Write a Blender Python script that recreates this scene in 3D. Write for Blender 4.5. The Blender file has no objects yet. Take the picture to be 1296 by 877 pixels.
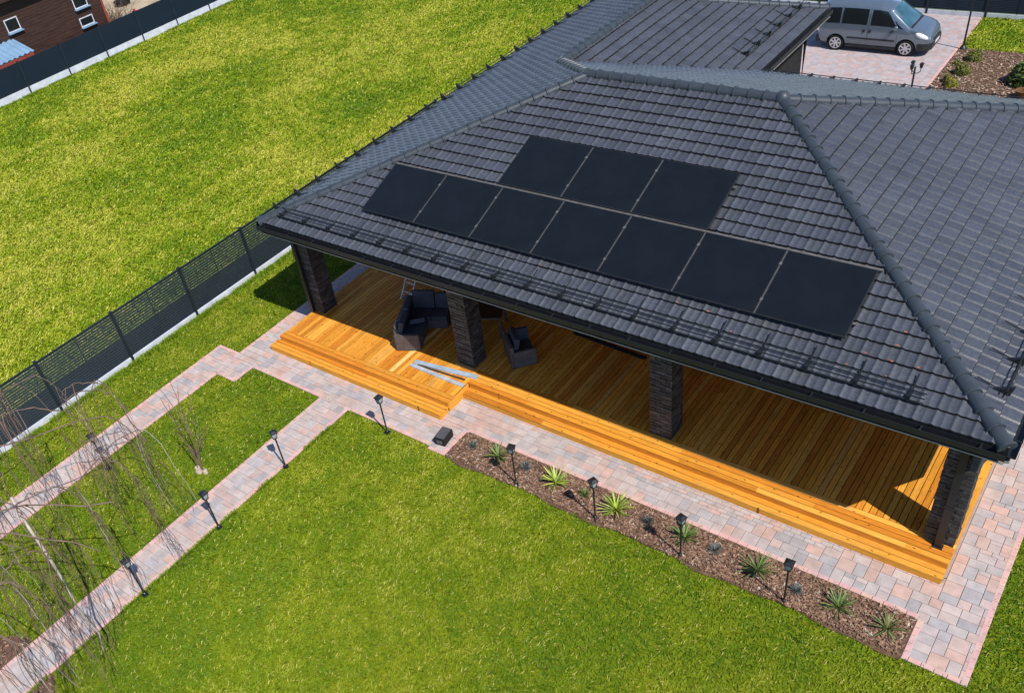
import bpy, bmesh, math, random
import numpy as np
from mathutils import Vector, Matrix
random.seed(7); RNG = np.random.default_rng(11)
SC = bpy.context.scene
COL = SC.collection
R_ = math.radians

# ------------------------------------------------------------------ materials
def new_mat(name):
    m = bpy.data.materials.new(name); m.use_nodes = True
    nt = m.node_tree
    return m, nt, nt.nodes['Principled BSDF']
def N(nt, t, **kw):
    n = nt.nodes.new(t)
    for k, v in kw.items(): setattr(n, k, v)
    return n
def mat(name, col, rough=.6, spec=.5, metal=0., var=.15, vscale=4., stretch=(1, 1, 1), bump=0., bscale=60., attr=False, coat=0., fine=0., fscale=40., ior=None, knots=False):
    """Principled with procedural colour variation; attr=True multiplies a per-piece colour attribute."""
    m, nt, b = new_mat(name); L = nt.links
    b.inputs['Roughness'].default_value = rough
    b.inputs['Specular IOR Level'].default_value = spec
    b.inputs['Metallic'].default_value = metal
    b.inputs['Coat Weight'].default_value = coat
    if ior: b.inputs['IOR'].default_value = ior
    tc = N(nt, 'ShaderNodeTexCoord'); mp = N(nt, 'ShaderNodeMapping'); mp.inputs['Scale'].default_value = stretch
    L.new(tc.outputs['Object'], mp.inputs['Vector'])
    if attr:
        a = N(nt, 'ShaderNodeAttribute', attribute_name='col'); src = a.outputs['Color']
    else:
        r = N(nt, 'ShaderNodeRGB'); r.outputs[0].default_value = (*col, 1); src = r.outputs[0]
    def modulate(src, scale, amt, det):
        no = N(nt, 'ShaderNodeTexNoise'); no.inputs['Scale'].default_value = scale; no.inputs['Detail'].default_value = det
        L.new(mp.outputs['Vector'], no.inputs['Vector'])
        mr = N(nt, 'ShaderNodeMapRange'); mr.inputs['From Min'].default_value = .3; mr.inputs['From Max'].default_value = .7
        mr.inputs['To Min'].default_value = 1 - amt; mr.inputs['To Max'].default_value = 1 + amt
        L.new(no.outputs['Fac'], mr.inputs['Value'])
        mx = N(nt, 'ShaderNodeVectorMath', operation='SCALE')
        L.new(src, mx.inputs[0]); L.new(mr.outputs['Result'], mx.inputs['Scale'])
        return mx.outputs[0]
    if var: src = modulate(src, vscale, var, 4)
    if fine: src = modulate(src, fscale, fine, 6)
    if knots:
        vo = N(nt, 'ShaderNodeTexVoronoi', voronoi_dimensions='2D'); vo.inputs['Scale'].default_value = 1; mk = N(nt, 'ShaderNodeMapping')
        mk.inputs['Scale'].default_value = [3.4 if q > 5 else 1.7 for q in stretch]; L.new(tc.outputs['Object'], mk.inputs['Vector']); L.new(mk.outputs[0], vo.inputs['Vector'])
        kr = N(nt, 'ShaderNodeMapRange'); kr.inputs['From Min'].default_value = .025; kr.inputs['From Max'].default_value = .06; kr.inputs['To Min'].default_value = .22; kr.inputs['To Max'].default_value = 1
        L.new(vo.outputs['Distance'], kr.inputs['Value']); kx = N(nt, 'ShaderNodeVectorMath', operation='SCALE'); L.new(src, kx.inputs[0]); L.new(kr.outputs['Result'], kx.inputs['Scale']); src = kx.outputs[0]
    L.new(src, b.inputs['Base Color'])
    if bump:
        no = N(nt, 'ShaderNodeTexNoise'); no.inputs['Scale'].default_value = bscale; no.inputs['Detail'].default_value = 5
        L.new(mp.outputs['Vector'], no.inputs['Vector'])
        bu = N(nt, 'ShaderNodeBump'); bu.inputs['Strength'].default_value = bump; bu.inputs['Distance'].default_value = .02
        L.new(no.outputs['Fac'], bu.inputs['Height']); L.new(bu.outputs['Normal'], b.inputs['Normal'])
    return m

M = {}
M['tile'] = mat('roof_tile', (.046, .052, .064), .36, .65, attr=True, var=.12, vscale=1.3, fine=.2, fscale=16, bump=.12, bscale=45)
M['tilelip'] = mat('tile_gap_shade', (.008, .008, .009), .8, .2, var=0)  # near-black tile nose: gap shade between courses put into the colour
M['cap'] = mat('ridge_tile', (.034, .042, .052), .45, .4, var=.16, vscale=4)
M['chip'] = mat('terracotta', (.30, .11, .06), .8, .2)
M['gutter'] = mat('gutter_metal', (.012, .013, .016), .4, .5, var=.1)
M['trim'] = mat('trim_highlight', (.24, .23, .22), .4, .5, var=.2)  # lighter grey paints in the sky light caught by the gutter lip
M['soffit'] = mat('soffit_wood', (.34, .18, .07), .7, .2, var=.2, stretch=(1, 12, 1))
M['clad'] = mat('warm_cladding', (.36, .165, .05), .7, .2, var=.25, stretch=(1, 1, 14))
M['brick'] = mat('dark_clinker', (.03, .029, .03), .6, .4, attr=True, var=.3, vscale=9, bump=.5, bscale=35)
M['mortar'] = mat('dark_mortar', (.016, .015, .015), .9, .2)
M['render'] = mat('shade_beam_dark', (.05, .048, .05), .8, .2, bump=.2)  # for the added shade beam, not a wall render
M['glassdark'] = mat('dark_glass', (.01, .013, .016), .05, .5, var=0)
M['panel'] = mat('solar_glass', (.0072, .0095, .0125), .24, .25, var=.12, vscale=2.2)
M['frame'] = mat('panel_frame', (.014, .015, .017), .45, .5, var=.1)
M['alu'] = mat('aluminium', (.60, .60, .61), .45, .5, metal=.15, var=.15, vscale=8)
M['railalu'] = mat('rail_metal', (.11, .105, .10), .55, .4, metal=.2, var=.25, vscale=9)
M['black'] = mat('black_paint', (.012, .013, .015), .4, .5, var=.15)
M['blackmatte'] = mat('black_rubber', (.012, .012, .012), .8, .3, var=.2)
M['fence'] = mat('fence_metal', (.011, .017, .024), .45, .4, var=.15, vscale=2)
M['fencepanel'] = mat('fence_sheet', (.006, .0135, .023), .6, .25, var=.12, vscale=1)
M['concrete'] = mat('pale_concrete', (.50, .52, .55), .85, .2, var=.15, vscale=3, fine=.12, fscale=30)
M['deckx'] = mat('deck_wood_x', (.5, .2, .03), .6, .12, attr=True, stretch=(1.2, 26, 26), var=.2, vscale=1.6, fine=.24, fscale=6, knots=True)
M['decky'] = mat('deck_wood_y', (.5, .2, .03), .6, .12, attr=True, stretch=(26, 1.2, 26), var=.2, vscale=1.6, fine=.24, fscale=6, knots=True)
M['deckdark'] = mat('deck_underside', (.012, .008, .005), .9, .1)
M['paver'] = mat('paving_stone', (.4, .35, .33), .85, .2, attr=True, var=.13, vscale=5, fine=.10, fscale=45, bump=.15, bscale=90)
M['sand'] = mat('joint_sand', (.30, .25, .225), .95, .1, var=.15, vscale=6)
M['soil'] = mat('bark_soil', (.12, .07, .048), .95, .1, var=.35, vscale=9, fine=.3, fscale=60, bump=.6, bscale=50)
M['chips'] = mat('bark_chip', (.2, .1, .06), .85, .2, attr=True, var=.1)
M['yard'] = mat('yard_dirt', (.36, .29, .20), .95, .1, var=.25, vscale=.8, fine=.2, fscale=6)
M['grass'] = mat('grass_blades', (.1, .2, .01), .62, .18, attr=True, var=0)
M['leaf'] = mat('leaf', (.1, .15, .03), .5, .35, attr=True, var=0)
M['bark'] = mat('twig_bark', (.16, .105, .08), .85, .2, var=.3, vscale=3)
M['barkpale'] = mat('pale_bark', (.36, .31, .27), .85, .2, var=.3, vscale=5)
M['barktrunk'] = mat('trunk_bark', (.10, .075, .06), .9, .2, var=.3, vscale=5, bump=.6, bscale=20)
M['stump'] = mat('cut_wood', (.42, .34, .26), .85, .2, var=.3, vscale=14)
M['wicker'] = mat('wicker', (.085, .070, .068), .6, .35, var=.2, vscale=6, bump=.7, bscale=70)
M['cushion'] = mat('navy_cushion', (.050, .056, .070), .85, .25, var=.15, vscale=6, bump=.15, bscale=40)
M['cushionpale'] = mat('pale_lining', (.30, .32, .36), .8, .2)
M['plankblue'] = mat('coated_profile', (.30, .38, .46), .32, .6, var=.22, vscale=5, stretch=(1, 3, 3))
M['plankpale'] = mat('pale_profile', (.36, .40, .44), .4, .5, var=.22, vscale=5)
M['blue'] = mat('blue_plastic', (.01, .10, .40), .4, .5)
M['carpaint'] = mat('grey_metallic', (.15, .19, .235), .24, .5, metal=.5, var=.03, coat=1.0)
M['carblack'] = mat('black_trim', (.015, .016, .018), .55, .4)
M['carglass'] = mat('car_glass', (.010, .013, .015), .05, .45, var=0)
M['screen'] = mat('windscreen_glass', (.03, .09, .12), .05, .8, var=.3, vscale=3)
M['tyre'] = mat('tyre_rubber', (.012, .012, .012), .85, .2)
M['rim'] = mat('wheel_silver', (.62, .62, .64), .3, .5, metal=.6, var=.05)
M['boxgrey'] = mat('grey_plastic', (.075, .078, .084), .35, .5)
M['lamp'] = mat('headlight_lens', (.75, .77, .8), .12, .6, var=.1)
M['red'] = mat('red_plastic', (.35, .015, .02), .35, .5)
M['white'] = mat('white_paint', (.52, .53, .56), .5, .4, var=.1)
M['lanternglass'] = mat('lantern_glass', (.30, .33, .36), .10, .6, var=.3)
M['housewood'] = mat('brown_cladding', (.042, .020, .014), .6, .3, stretch=(1, .6, 12), var=.45, vscale=2.2, fine=.2, fscale=9)
M['reddish'] = mat('red_fascia', (.22, .045, .03), .7, .3)
M['bluesteel'] = mat('blue_roof_sheet', (.17, .28, .41), .4, .5, var=.12, vscale=2)
M['stone'] = mat('white_stone', (.55, .55, .53), .85, .2, var=.2, vscale=8)
M['pot'] = mat('brown_pot', (.16, .08, .035), .6, .3)
M['teal'] = mat('teal_plastic', (.02, .16, .18), .45, .4)

# lawn ground under the blades
def lawn_material():
    m, nt, b = new_mat('lawn_ground'); L = nt.links
    tc = N(nt, 'ShaderNodeTexCoord')
    n1 = N(nt, 'ShaderNodeTexNoise'); n1.inputs['Scale'].default_value = .35; n1.inputs['Detail'].default_value = 4
    n2 = N(nt, 'ShaderNodeTexNoise'); n2.inputs['Scale'].default_value = 9; n2.inputs['Detail'].default_value = 6
    L.new(tc.outputs['Object'], n1.inputs['Vector']); L.new(tc.outputs['Object'], n2.inputs['Vector'])
    ad = N(nt, 'ShaderNodeMath', operation='ADD'); L.new(n1.outputs['Fac'], ad.inputs[0]); L.new(n2.outputs['Fac'], ad.inputs[1])
    cr = N(nt, 'ShaderNodeValToRGB')
    e = cr.color_ramp.elements; e[0].position = .70; e[0].color = (.075, .125, .004, 1); e[1].position = 1.3; e[1].color = (.19, .205, .009, 1)
    mr = N(nt, 'ShaderNodeMapRange'); mr.inputs['From Min'].default_value = .7; mr.inputs['From Max'].default_value = 1.3
    L.new(ad.outputs[0], mr.inputs['Value']); e[0].position = 0; e[1].position = 1
    L.new(mr.outputs['Result'], cr.inputs['Fac']); L.new(cr.outputs['Color'], b.inputs['Base Color'])
    b.inputs['Roughness'].default_value = .9; b.inputs['Specular IOR Level'].default_value = .1
    bu = N(nt, 'ShaderNodeBump'); bu.inputs['Strength'].default_value = .6; bu.inputs['Distance'].default_value = .03
    L.new(n2.outputs['Fac'], bu.inputs['Height']); L.new(bu.outputs['Normal'], b.inputs['Normal'])
    return m
M['lawn'] = lawn_material()

# ------------------------------------------------------------------ mesh helpers
class MB:
    def __init__(s): s.v = []; s.f = []; s.c = []; s.m = []
    def add(s, vs, fs, col=None, mi=0):
        o = len(s.v); s.v += [tuple(v) for v in vs]
        for f in fs: s.f.append(tuple(o + i for i in f)); s.c.append(col); s.m.append(mi)
    def box(s, c, d, rz=0., col=None, mi=0, top=None):
        """box by centre c and size d, turned rz about Z; top=(fx,fy) shrinks the top face"""
        x, y, z = d[0] / 2, d[1] / 2, d[2] / 2; fx, fy = top or (1, 1)
        ps = [(-x, -y, -z), (x, -y, -z), (x, y, -z), (-x, y, -z), (-x * fx, -y * fy, z), (x * fx, -y * fy, z), (x * fx, y * fy, z), (-x * fx, y * fy, z)]
        ca, sa = math.cos(rz), math.sin(rz)
        s.add([(c[0] + p[0] * ca - p[1] * sa, c[1] + p[0] * sa + p[1] * ca, c[2] + p[2]) for p in ps],
              [(0, 3, 2, 1), (4, 5, 6, 7), (0, 1, 5, 4), (1, 2, 6, 5), (2, 3, 7, 6), (3, 0, 4, 7)], col, mi)
    def b2(s, a, b, col=None, mi=0):
        s.box([(a[i] + b[i]) / 2 for i in range(3)], [abs(b[i] - a[i]) for i in range(3)], 0, col, mi)
    def obox(s, c, ax, d, col=None, mi=0):
        """box with three given unit axes"""
        c = Vector(c); X, Y, Z = [Vector(a) * (k / 2) for a, k in zip(ax, d)]
        vs = [c + X * i + Y * j + Z * k for k in (-1, 1) for i, j in ((-1, -1), (1, -1), (1, 1), (-1, 1))]
        s.add(vs, [(0, 3, 2, 1), (4, 5, 6, 7), (0, 1, 5, 4), (1, 2, 6, 5), (2, 3, 7, 6), (3, 0, 4, 7)], col, mi)
    def tube(s, pts, rad, n=8, col=None, cap=True, mi=0):
        pts = [Vector(p) for p in pts]
        if not hasattr(rad, '__len__'): rad = [rad] * len(pts)
        vs = []; fs = []
        for i, p in enumerate(pts):
            t = (pts[min(i + 1, len(pts) - 1)] - pts[max(i - 1, 0)]).normalized()
            u = t.cross(Vector((0, 0, 1)));
            if u.length < .05: u = t.cross(Vector((1, 0, 0)))
            u.normalize(); w = t.cross(u)
            for k in range(n):
                a = 2 * math.pi * k / n; vs.append(p + (u * math.cos(a) + w * math.sin(a)) * rad[i])
        for i in range(len(pts) - 1):
            for k in range(n):
                k2 = (k + 1) % n; fs.append((i * n + k, (i + 1) * n + k, (i + 1) * n + k2, i * n + k2))
        if cap:
            fs.append(tuple(range(n))); fs.append(tuple(range(len(pts) * n - 1, (len(pts) - 1) * n - 1, -1)))
        s.add(vs, fs, col, mi)
    def lathe(s, prof, c=(0, 0, 0), n=20, col=None, mi=0, axis='Z'):
        vs = []; fs = []
        for r, z in prof:
            for k in range(n):
                a = 2 * math.pi * k / n; p = (r * math.cos(a), r * math.sin(a), z)
                if axis == 'Y': p = (p[0], p[2], p[1])
                vs.append((c[0] + p[0], c[1] + p[1], c[2] + p[2]))
        for i in range(len(prof) - 1):
            for k in range(n):
                k2 = (k + 1) % n; q = (i * n + k, i * n + k2, (i + 1) * n + k2, (i + 1) * n + k)
                fs.append(q if axis == 'Z' else q[::-1])
        s.add(vs, fs, col, mi)
    def extrude(s, prof, A, B, out, col=None):
        """closed profile of (outward, z) swept from A to B"""
        A, B, out = Vector(A), Vector(B), Vector(out); n = len(prof)
        vs = [P + out * o + Vector((0, 0, z)) for P in (A, B) for o, z in prof]
        fs = [(i, (i + 1) % n, n + (i + 1) % n, n + i) for i in range(n)] + [tuple(range(n))[::-1], tuple(range(n, 2 * n))]
        s.add(vs, fs, col)
    def build(s, name, m, parent=None, origin=(0, 0, 0), smooth=None, bevel=0., fix=True):
        me = bpy.data.meshes.new(name); ox, oy, oz = origin
        me.from_pydata([(x - ox, y - oy, z - oz) for x, y, z in s.v], [], s.f)
        for mm in (m if isinstance(m, (list, tuple)) else [m]): me.materials.append(mm)
        if any(s.m): me.polygons.foreach_set('material_index', s.m)
        if any(c is not None for c in s.c):
            a = me.attributes.new('col', 'FLOAT_COLOR', 'FACE')
            a.data.foreach_set('color', np.array([(*(c or (.5, .5, .5)), 1) for c in s.c], np.float32).ravel())
        if fix and len(s.f) < 60000:
            bm = bmesh.new(); bm.from_mesh(me)
            if bevel: bmesh.ops.bevel(bm, geom=bm.edges[:], offset=bevel, segments=2, affect='EDGES', profile=.7, clamp_overlap=True)
            bmesh.ops.recalc_face_normals(bm, faces=bm.faces[:]); bm.to_mesh(me); bm.free()
        if smooth is not None:
            me.polygons.foreach_set('use_smooth', [True] * len(me.polygons)); me.set_sharp_from_angle(angle=R_(smooth))
        o = bpy.data.objects.new(name, me); COL.objects.link(o)
        if parent is not None: o.parent = parent
        elif any(origin): o.location = origin
        return o
def tag(o, label, cat, group=None):
    o['label'] = label; o['category'] = cat
    if group: o['group'] = group
    return o
def thing(name, label, cat, loc=(0, 0, 0), rz=0., group=None):
    o = bpy.data.objects.new(name, None); COL.objects.link(o); o.empty_display_size = .2
    o.location = loc; o.rotation_euler = (0, 0, rz)
    return tag(o, label, cat, group)
def structure(o): o['kind'] = 'structure'; return o
def stuff(o): o['kind'] = 'stuff'; return o
def copy_thing(src, loc, rz, label, group=None, scale=None):
    r = src.copy(); COL.objects.link(r); r.location = loc; r.rotation_euler = (0, 0, rz); r['label'] = label
    if group: r['group'] = group
    if scale: r.scale = (scale,) * 3
    for ch in list(src.children):
        c = ch.copy(); COL.objects.link(c); c.parent = r
        for g in list(ch.children):
            d = g.copy(); COL.objects.link(d); d.parent = c
    return r
def np_mesh(name, V, F, col, m, kind=True):
    """fast triangle mesh: V (n,3), F (m,3), col (m,3)"""
    me = bpy.data.meshes.new(name); k = F.shape[1]
    me.vertices.add(len(V)); me.vertices.foreach_set('co', V.astype(np.float32).ravel())
    me.loops.add(F.size); me.loops.foreach_set('vertex_index', F.astype(np.int32).ravel())
    me.polygons.add(len(F)); me.polygons.foreach_set('loop_start', np.arange(0, F.size, k, dtype=np.int32))
    me.update(calc_edges=True); me.materials.append(m)
    a = me.attributes.new('col', 'FLOAT_COLOR', 'FACE')
    a.data.foreach_set('color', np.concatenate([col, np.ones((len(col), 1))], 1).astype(np.float32).ravel())
    o = bpy.data.objects.new(name, me); COL.objects.link(o)
    return stuff(o) if kind else o
def vnoise(x, y, s, seed=0):
    x = x * s; y = y * s; xi = np.floor(x).astype(int); yi = np.floor(y).astype(int); fx = x - xi; fy = y - yi
    def h(a, b):
        n = (a * 374761393 + b * 668265263 + seed * 69069) & 0x7fffffff
        n = ((n ^ (n >> 13)) * 1274126177) & 0x7fffffff
        return ((n ^ (n >> 16)) & 0xffff) / 65535.
    fx = fx * fx * (3 - 2 * fx); fy = fy * fy * (3 - 2 * fy)
    return (h(xi, yi) * (1 - fx) + h(xi + 1, yi) * fx) * (1 - fy) + (h(xi, yi + 1) * (1 - fx) + h(xi + 1, yi + 1) * fx) * fy

# ------------------------------------------------------------------ camera, sun, sky
CAM_R = np.array([[0.78044914, -0.30388023, 0.54640273], [0.6069909, 0.57775903, -0.54567073], [-0.14987056, 0.75752974, 0.63536408]])
CAM_C = np.array([0.77653931, -12.54873227, 14.69184047]); CAM_F = 1126.5433629940985
cam = bpy.data.cameras.new('camera'); co = bpy.data.objects.new('camera', cam); COL.objects.link(co)
mw = Matrix.Identity(4)
for i in range(3):
    for j in range(3): mw[i][j] = CAM_R[i][j]
    mw[i][3] = CAM_C[i]
co.matrix_world = mw
cam.sensor_width = 36; cam.lens = CAM_F / 1296 * 36; cam.shift_x = 83.86 / 1296; cam.shift_y = 53.51 / 1296
cam.clip_end = 2000; SC.camera = co
def in_view(x, y, margin=140):
    d = (np.stack([x, y, np.zeros_like(x)], -1) - CAM_C) @ CAM_R
    w = np.where(d[..., 2] < -1, -d[..., 2], 1)
    px = 648 - 83.86 + CAM_F * d[..., 0] / w; py = 438.5 + 53.51 - CAM_F * d[..., 1] / w
    return (d[..., 2] < -1) & (px > -margin) & (px < 1296 + margin) & (py > -margin) & (py < 877 + margin)

SUN = Vector((.76, -.268, 1.)).normalized()          # towards the sun
su = bpy.data.lights.new('sun', 'SUN'); su.energy = 4.6; su.angle = R_(.5); su.color = (1, .955, .88)
so = bpy.data.objects.new('sun', su); COL.objects.link(so); so.rotation_euler = SUN.to_track_quat('Z', 'Y').to_euler(); so.location = (10, -10, 30)
w = bpy.data.worlds.new('World'); SC.world = w; w.use_nodes = True
nt = w.node_tree; bg = nt.nodes['Background']
sk = nt.nodes.new('ShaderNodeTexSky'); sk.sky_type = 'NISHITA'; sk.sun_disc = False; sk.ozone_density = 3.0; sk.dust_density = .1; sk.air_density = .9; sk.altitude = 1500
sk.sun_elevation = math.asin(SUN.z); sk.sun_rotation = math.atan2(SUN.x, SUN.y)
nt.links.new(sk.outputs[0], bg.inputs[0]); bg.inputs[1].default_value = .15
vs = SC.view_settings; vs.view_transform = 'Standard'; vs.look = 'None'; vs.exposure = .36; vs.gamma = 1; vs.use_curve_mapping = False

# ------------------------------------------------------------------ ground layout (paving top is z = 0)
RECTS = [  # paved areas x0,y0,x1,y1
    (-18.3, -1.5, -17.35, 9.0), (-19.15, -2.5, -17.4, -1.5), (-19.15, -13.0, -18.15, -2.5), (-17.4, -1.8, -10.4, -.9), (-18.3, -1.8, -17.4, -.9),
    (-14.7, -14.0, -13.65, -1.8), (-11.24, -.95, .96, .05), (-10.9, -1.9, -10.38, -.9), (-.1, -1.9, .96, -.9), (0, 0, .96, 11.0), (-17.4, -1.0, -11.2, 0.1), (-11.3, -1.0, -10.38, .05)]
DRIVE = (-9.75, 12.8, -6.45, 28.75); DRIVE2 = (-17.0, 18.0, -9.7, 28.75)
BED = (-10.38, -1.92, -.1, -.95)
REARBED = (-6.45, 12.8, 3.0, 25.45)
def in_rects(x, y, rs, g=0.):
    r = np.zeros(np.shape(x), bool)
    for a, b, c, d in rs: r |= (x > a - g) & (x < c + g) & (y > b - g) & (y < d + g)
    return r
# lawn sheet reaching the horizon
mb = MB(); mb.add([(-400, -300, -.04), (300, -300, -.04), (300, 400, -.04), (-400, 400, -.04)], [(0, 1, 2, 3)])
structure(mb.build('lawn', M['lawn']))
mb = MB(); mb.add([(-90, -5, -.012), (-46.9, -5, -.012), (-46.9, 60, -.012), (-90, 60, -.012)], [(0, 1, 2, 3)])
structure(mb.build('yard', M['yard']))

PAL = [(0.419, 0.35, 0.331), (0.365, 0.33, 0.327), (0.437, 0.326, 0.289), (0.454, 0.326, 0.281), (0.437, 0.359, 0.331), (0.392, 0.343, 0.327), (0.472, 0.318, 0.266), (0.437, 0.359, 0.331), (0.419, 0.334, 0.304), (0.33, 0.302, 0.304)]
def pavers(name, rects, edge_rects, unit, seed, pal):
    rnd = random.Random(seed)
    x0 = min(r[0] for r in rects); y0 = min(r[1] for r in rects); x1 = max(r[2] for r in rects); y1 = max(r[3] for r in rects)
    nx = int((x1 - x0) / unit) + 1; ny = int((y1 - y0) / unit) + 1
    gx = x0 + (np.arange(nx) + .5) * unit; gy = y0 + (np.arange(ny) + .5) * unit
    X, Y = np.meshgrid(gx, gy, indexing='ij')
    free = in_rects(X, Y, rects, 0) & ~in_rects(X, Y, edge_rects, -.02) & (in_rects(X - unit * .3, Y, rects) & in_rects(X + unit * .3, Y, rects) & in_rects(X, Y - unit * .3, rects) & in_rects(X, Y + unit * .3, rects))
    mb = MB()
    for r in rects:                                     # sand bed under the stones
        mb.add([(r[0], r[1], -.014), (r[2], r[1], -.014), (r[2], r[3], -.014), (r[0], r[3], -.014)], [(0, 1, 2, 3)], None, 1)
    for i in range(nx):
        for j in range(ny):
            if not free[i, j]: continue
            for a, b in rnd.sample([(3, 2), (2, 3), (2, 2), (3, 2), (2, 3), (3, 3)], 6) + [(2, 1), (1, 2), (1, 1)]:
                if i + a <= nx and j + b <= ny and free[i:i + a, j:j + b].all(): break
            free[i:i + a, j:j + b] = False
            c = rnd.choice(pal); k = rnd.uniform(.92, 1.07); c = tuple(q * k for q in c)
            xa, ya = x0 + i * unit, y0 + j * unit; h = rnd.uniform(-.0015, .0015)
            stone(mb, xa, ya, xa + a * unit, ya + b * unit, h, c)
    for e in edge_rects:                                # row of small edging blocks
        L = max(e[2] - e[0], e[3] - e[1]); n = max(1, round(L / .2)); ax = e[2] - e[0] > e[3] - e[1]
        for k in range(n):
            c = tuple(q * rnd.uniform(.93, 1.05) for q in (.55, .345, .31))
            if ax: stone(mb, e[0] + L * k / n, e[1], e[0] + L * (k + 1) / n, e[3], .003, c)
            else: stone(mb, e[0], e[1] + L * k / n, e[2], e[1] + L * (k + 1) / n, .003, c)
    return structure(mb.build(name, [M['paver'], M['sand']], fix=False))
def stone(mb, xa, ya, xb, yb, h, c):
    g, b = .004, .010
    v = [(xa + g, ya + g, -.03), (xb - g, ya + g, -.03), (xb - g, yb - g, -.03), (xa + g, yb - g, -.03),
         (xa + g, ya + g, h - .006), (xb - g, ya + g, h - .006), (xb - g, yb - g, h - .006), (xa + g, yb - g, h - .006),
         (xa + b, ya + b, h), (xb - b, ya + b, h), (xb - b, yb - b, h), (xa + b, yb - b, h)]
    mb.add(v, [(0, 1, 5, 4), (1, 2, 6, 5), (2, 3, 7, 6), (3, 0, 4, 7), (4, 5, 9, 8), (5, 6, 10, 9), (6, 7, 11, 10), (7, 4, 8, 11), (8, 9, 10, 11)], c)
B = .11
EDGE = [(-18.3, -1.5, -18.3 + B, 9.0), (-19.15, -1.5 - B, -18.3, -1.5), (-19.15, -13, -19.15 + B, -1.5 - B), (-18.15 - B, -13, -18.15, -2.5), (-18.15, -2.5, -17.4 - B, -2.5 + B),
        (-17.4 - B, -2.5, -17.4, -1.8), (-17.4, -1.8, -14.7, -1.8 + B), (-14.7, -13.95, -14.7 + B, -1.8), (-13.65 - B, -14, -13.65, -1.8), (-13.65, -1.8, -10.9, -1.8 + B), (-10.9, -1.9, -10.38 - B, -1.8),
        (-10.38 - B, -1.9, -10.38, -.95), (-10.38, -.95, -.1, -.95 + B), (-.1, -1.9, -.1 + B, -.95), (-.1 + B, -1.9, .96 - B, -1.9 + B), (.96 - B, -1.9, .96, 11.0)]
pavers('garden_path', RECTS, EDGE, .105, 3, PAL)
DPAL = [(0.375, 0.319, 0.319), (0.356, 0.319, 0.329), (0.394, 0.304, 0.295), (0.38, 0.323, 0.319), (0.408, 0.3, 0.285), (0.365, 0.323, 0.326)]
pavers('driveway', [DRIVE, DRIVE2], [(DRIVE[2] - B, DRIVE[1], DRIVE[2], DRIVE[3])], .12, 5, DPAL)

# bark-mulch beds
def bed_sheet(name, r, z=-.008, wob=True):
    mb = MB(); n = 60; vs = []
    for i in range(n + 1):
        x = r[0] + (r[2] - r[0]) * i / n
        vs.append((x, r[1] + (.05 * math.sin(x * 2.1) + .03 * math.sin(x * 5.3) if wob else 0), z)); vs.append((x, r[3], z))
    mb.add(vs, [(2 * i, 2 * i + 2, 2 * i + 3, 2 * i + 1) for i in range(n)])
    return structure(mb.build(name, M['soil']))
bed_sheet('planting_bed', BED); bed_sheet('mulch_bed', REARBED, wob=False)
mb = MB(); ring = [(-14.3 + 2.0 * math.cos(a) * (1 + .05 * math.sin(5 * a)), -12.6 + 1.95 * math.sin(a) * (1 + .05 * math.cos(3 * a)), -.02) for a in np.linspace(0, 2 * math.pi, 48, endpoint=False)]
mb.add(ring, [tuple(range(48))]); structure(mb.build('tree_circle_soil', M['soil']))
def chips(name, n, r, size, excl=(), disc=None, pal=None):
    if disc is None:
        x = RNG.uniform(r[0] + .03, r[2] - .03, n); y = RNG.uniform(r[1] + .03, r[3] - .03, n)
    else:
        a = RNG.uniform(0, 2 * math.pi, n); q = np.sqrt(RNG.uniform(0, 1, n)) * disc[2]; x = disc[0] + q * np.cos(a); y = disc[1] + q * np.sin(a)
    k = ~in_rects(x, y, excl); x, y = x[k], y[k]; n = len(x)
    a = RNG.uniform(0, math.pi, n); L = RNG.uniform(.5, 1.4, n) * size; W = RNG.uniform(.25, .5, n) * L
    t = RNG.uniform(-.35, .35, (n, 2)); ca, sa = np.cos(a), np.sin(a); z = RNG.uniform(.0, .018, n)
    V = np.zeros((n, 4, 3))
    for i, (p, q) in enumerate(((-1, -1), (1, -1), (1, 1), (-1, 1))):
        lx = p * L / 2; ly = q * W / 2
        V[:, i, 0] = x + lx * ca - ly * sa; V[:, i, 1] = y + lx * sa + ly * ca; V[:, i, 2] = z + lx * t[:, 0] + ly * t[:, 1] + .012
    P = np.array(pal or [(.14, .078, .05), (.22, .125, .08), (.28, .165, .11), (.17, .10, .065), (.34, .235, .16), (.09, .055, .04), (.25, .14, .09), (.46, .38, .30)])
    c = P[RNG.choice(len(P), n, p=[.16, .18, .16, .16, .09, .1, .12, .03])] * RNG.uniform(.8, 1.2, (n, 1))
    return np_mesh(name, V.reshape(-1, 3), np.arange(4 * n).reshape(n, 4), c, M['chips'])
chips('bark_chips', 11000, BED, .055)
chips('bark_chips', 15000, REARBED, .085, pal=[(.20, .13, .09), (.28, .19, .13), (.36, .26, .18), (.22, .15, .10), (.42, .32, .23), (.13, .09, .06), (.30, .2, .14), (.5, .42, .34)])
chips('bark_chips', 3500, None, .06, excl=[(-14.75, -14, -13.6, -5)], disc=(-14.3, -12.6, 1.95))

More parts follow.
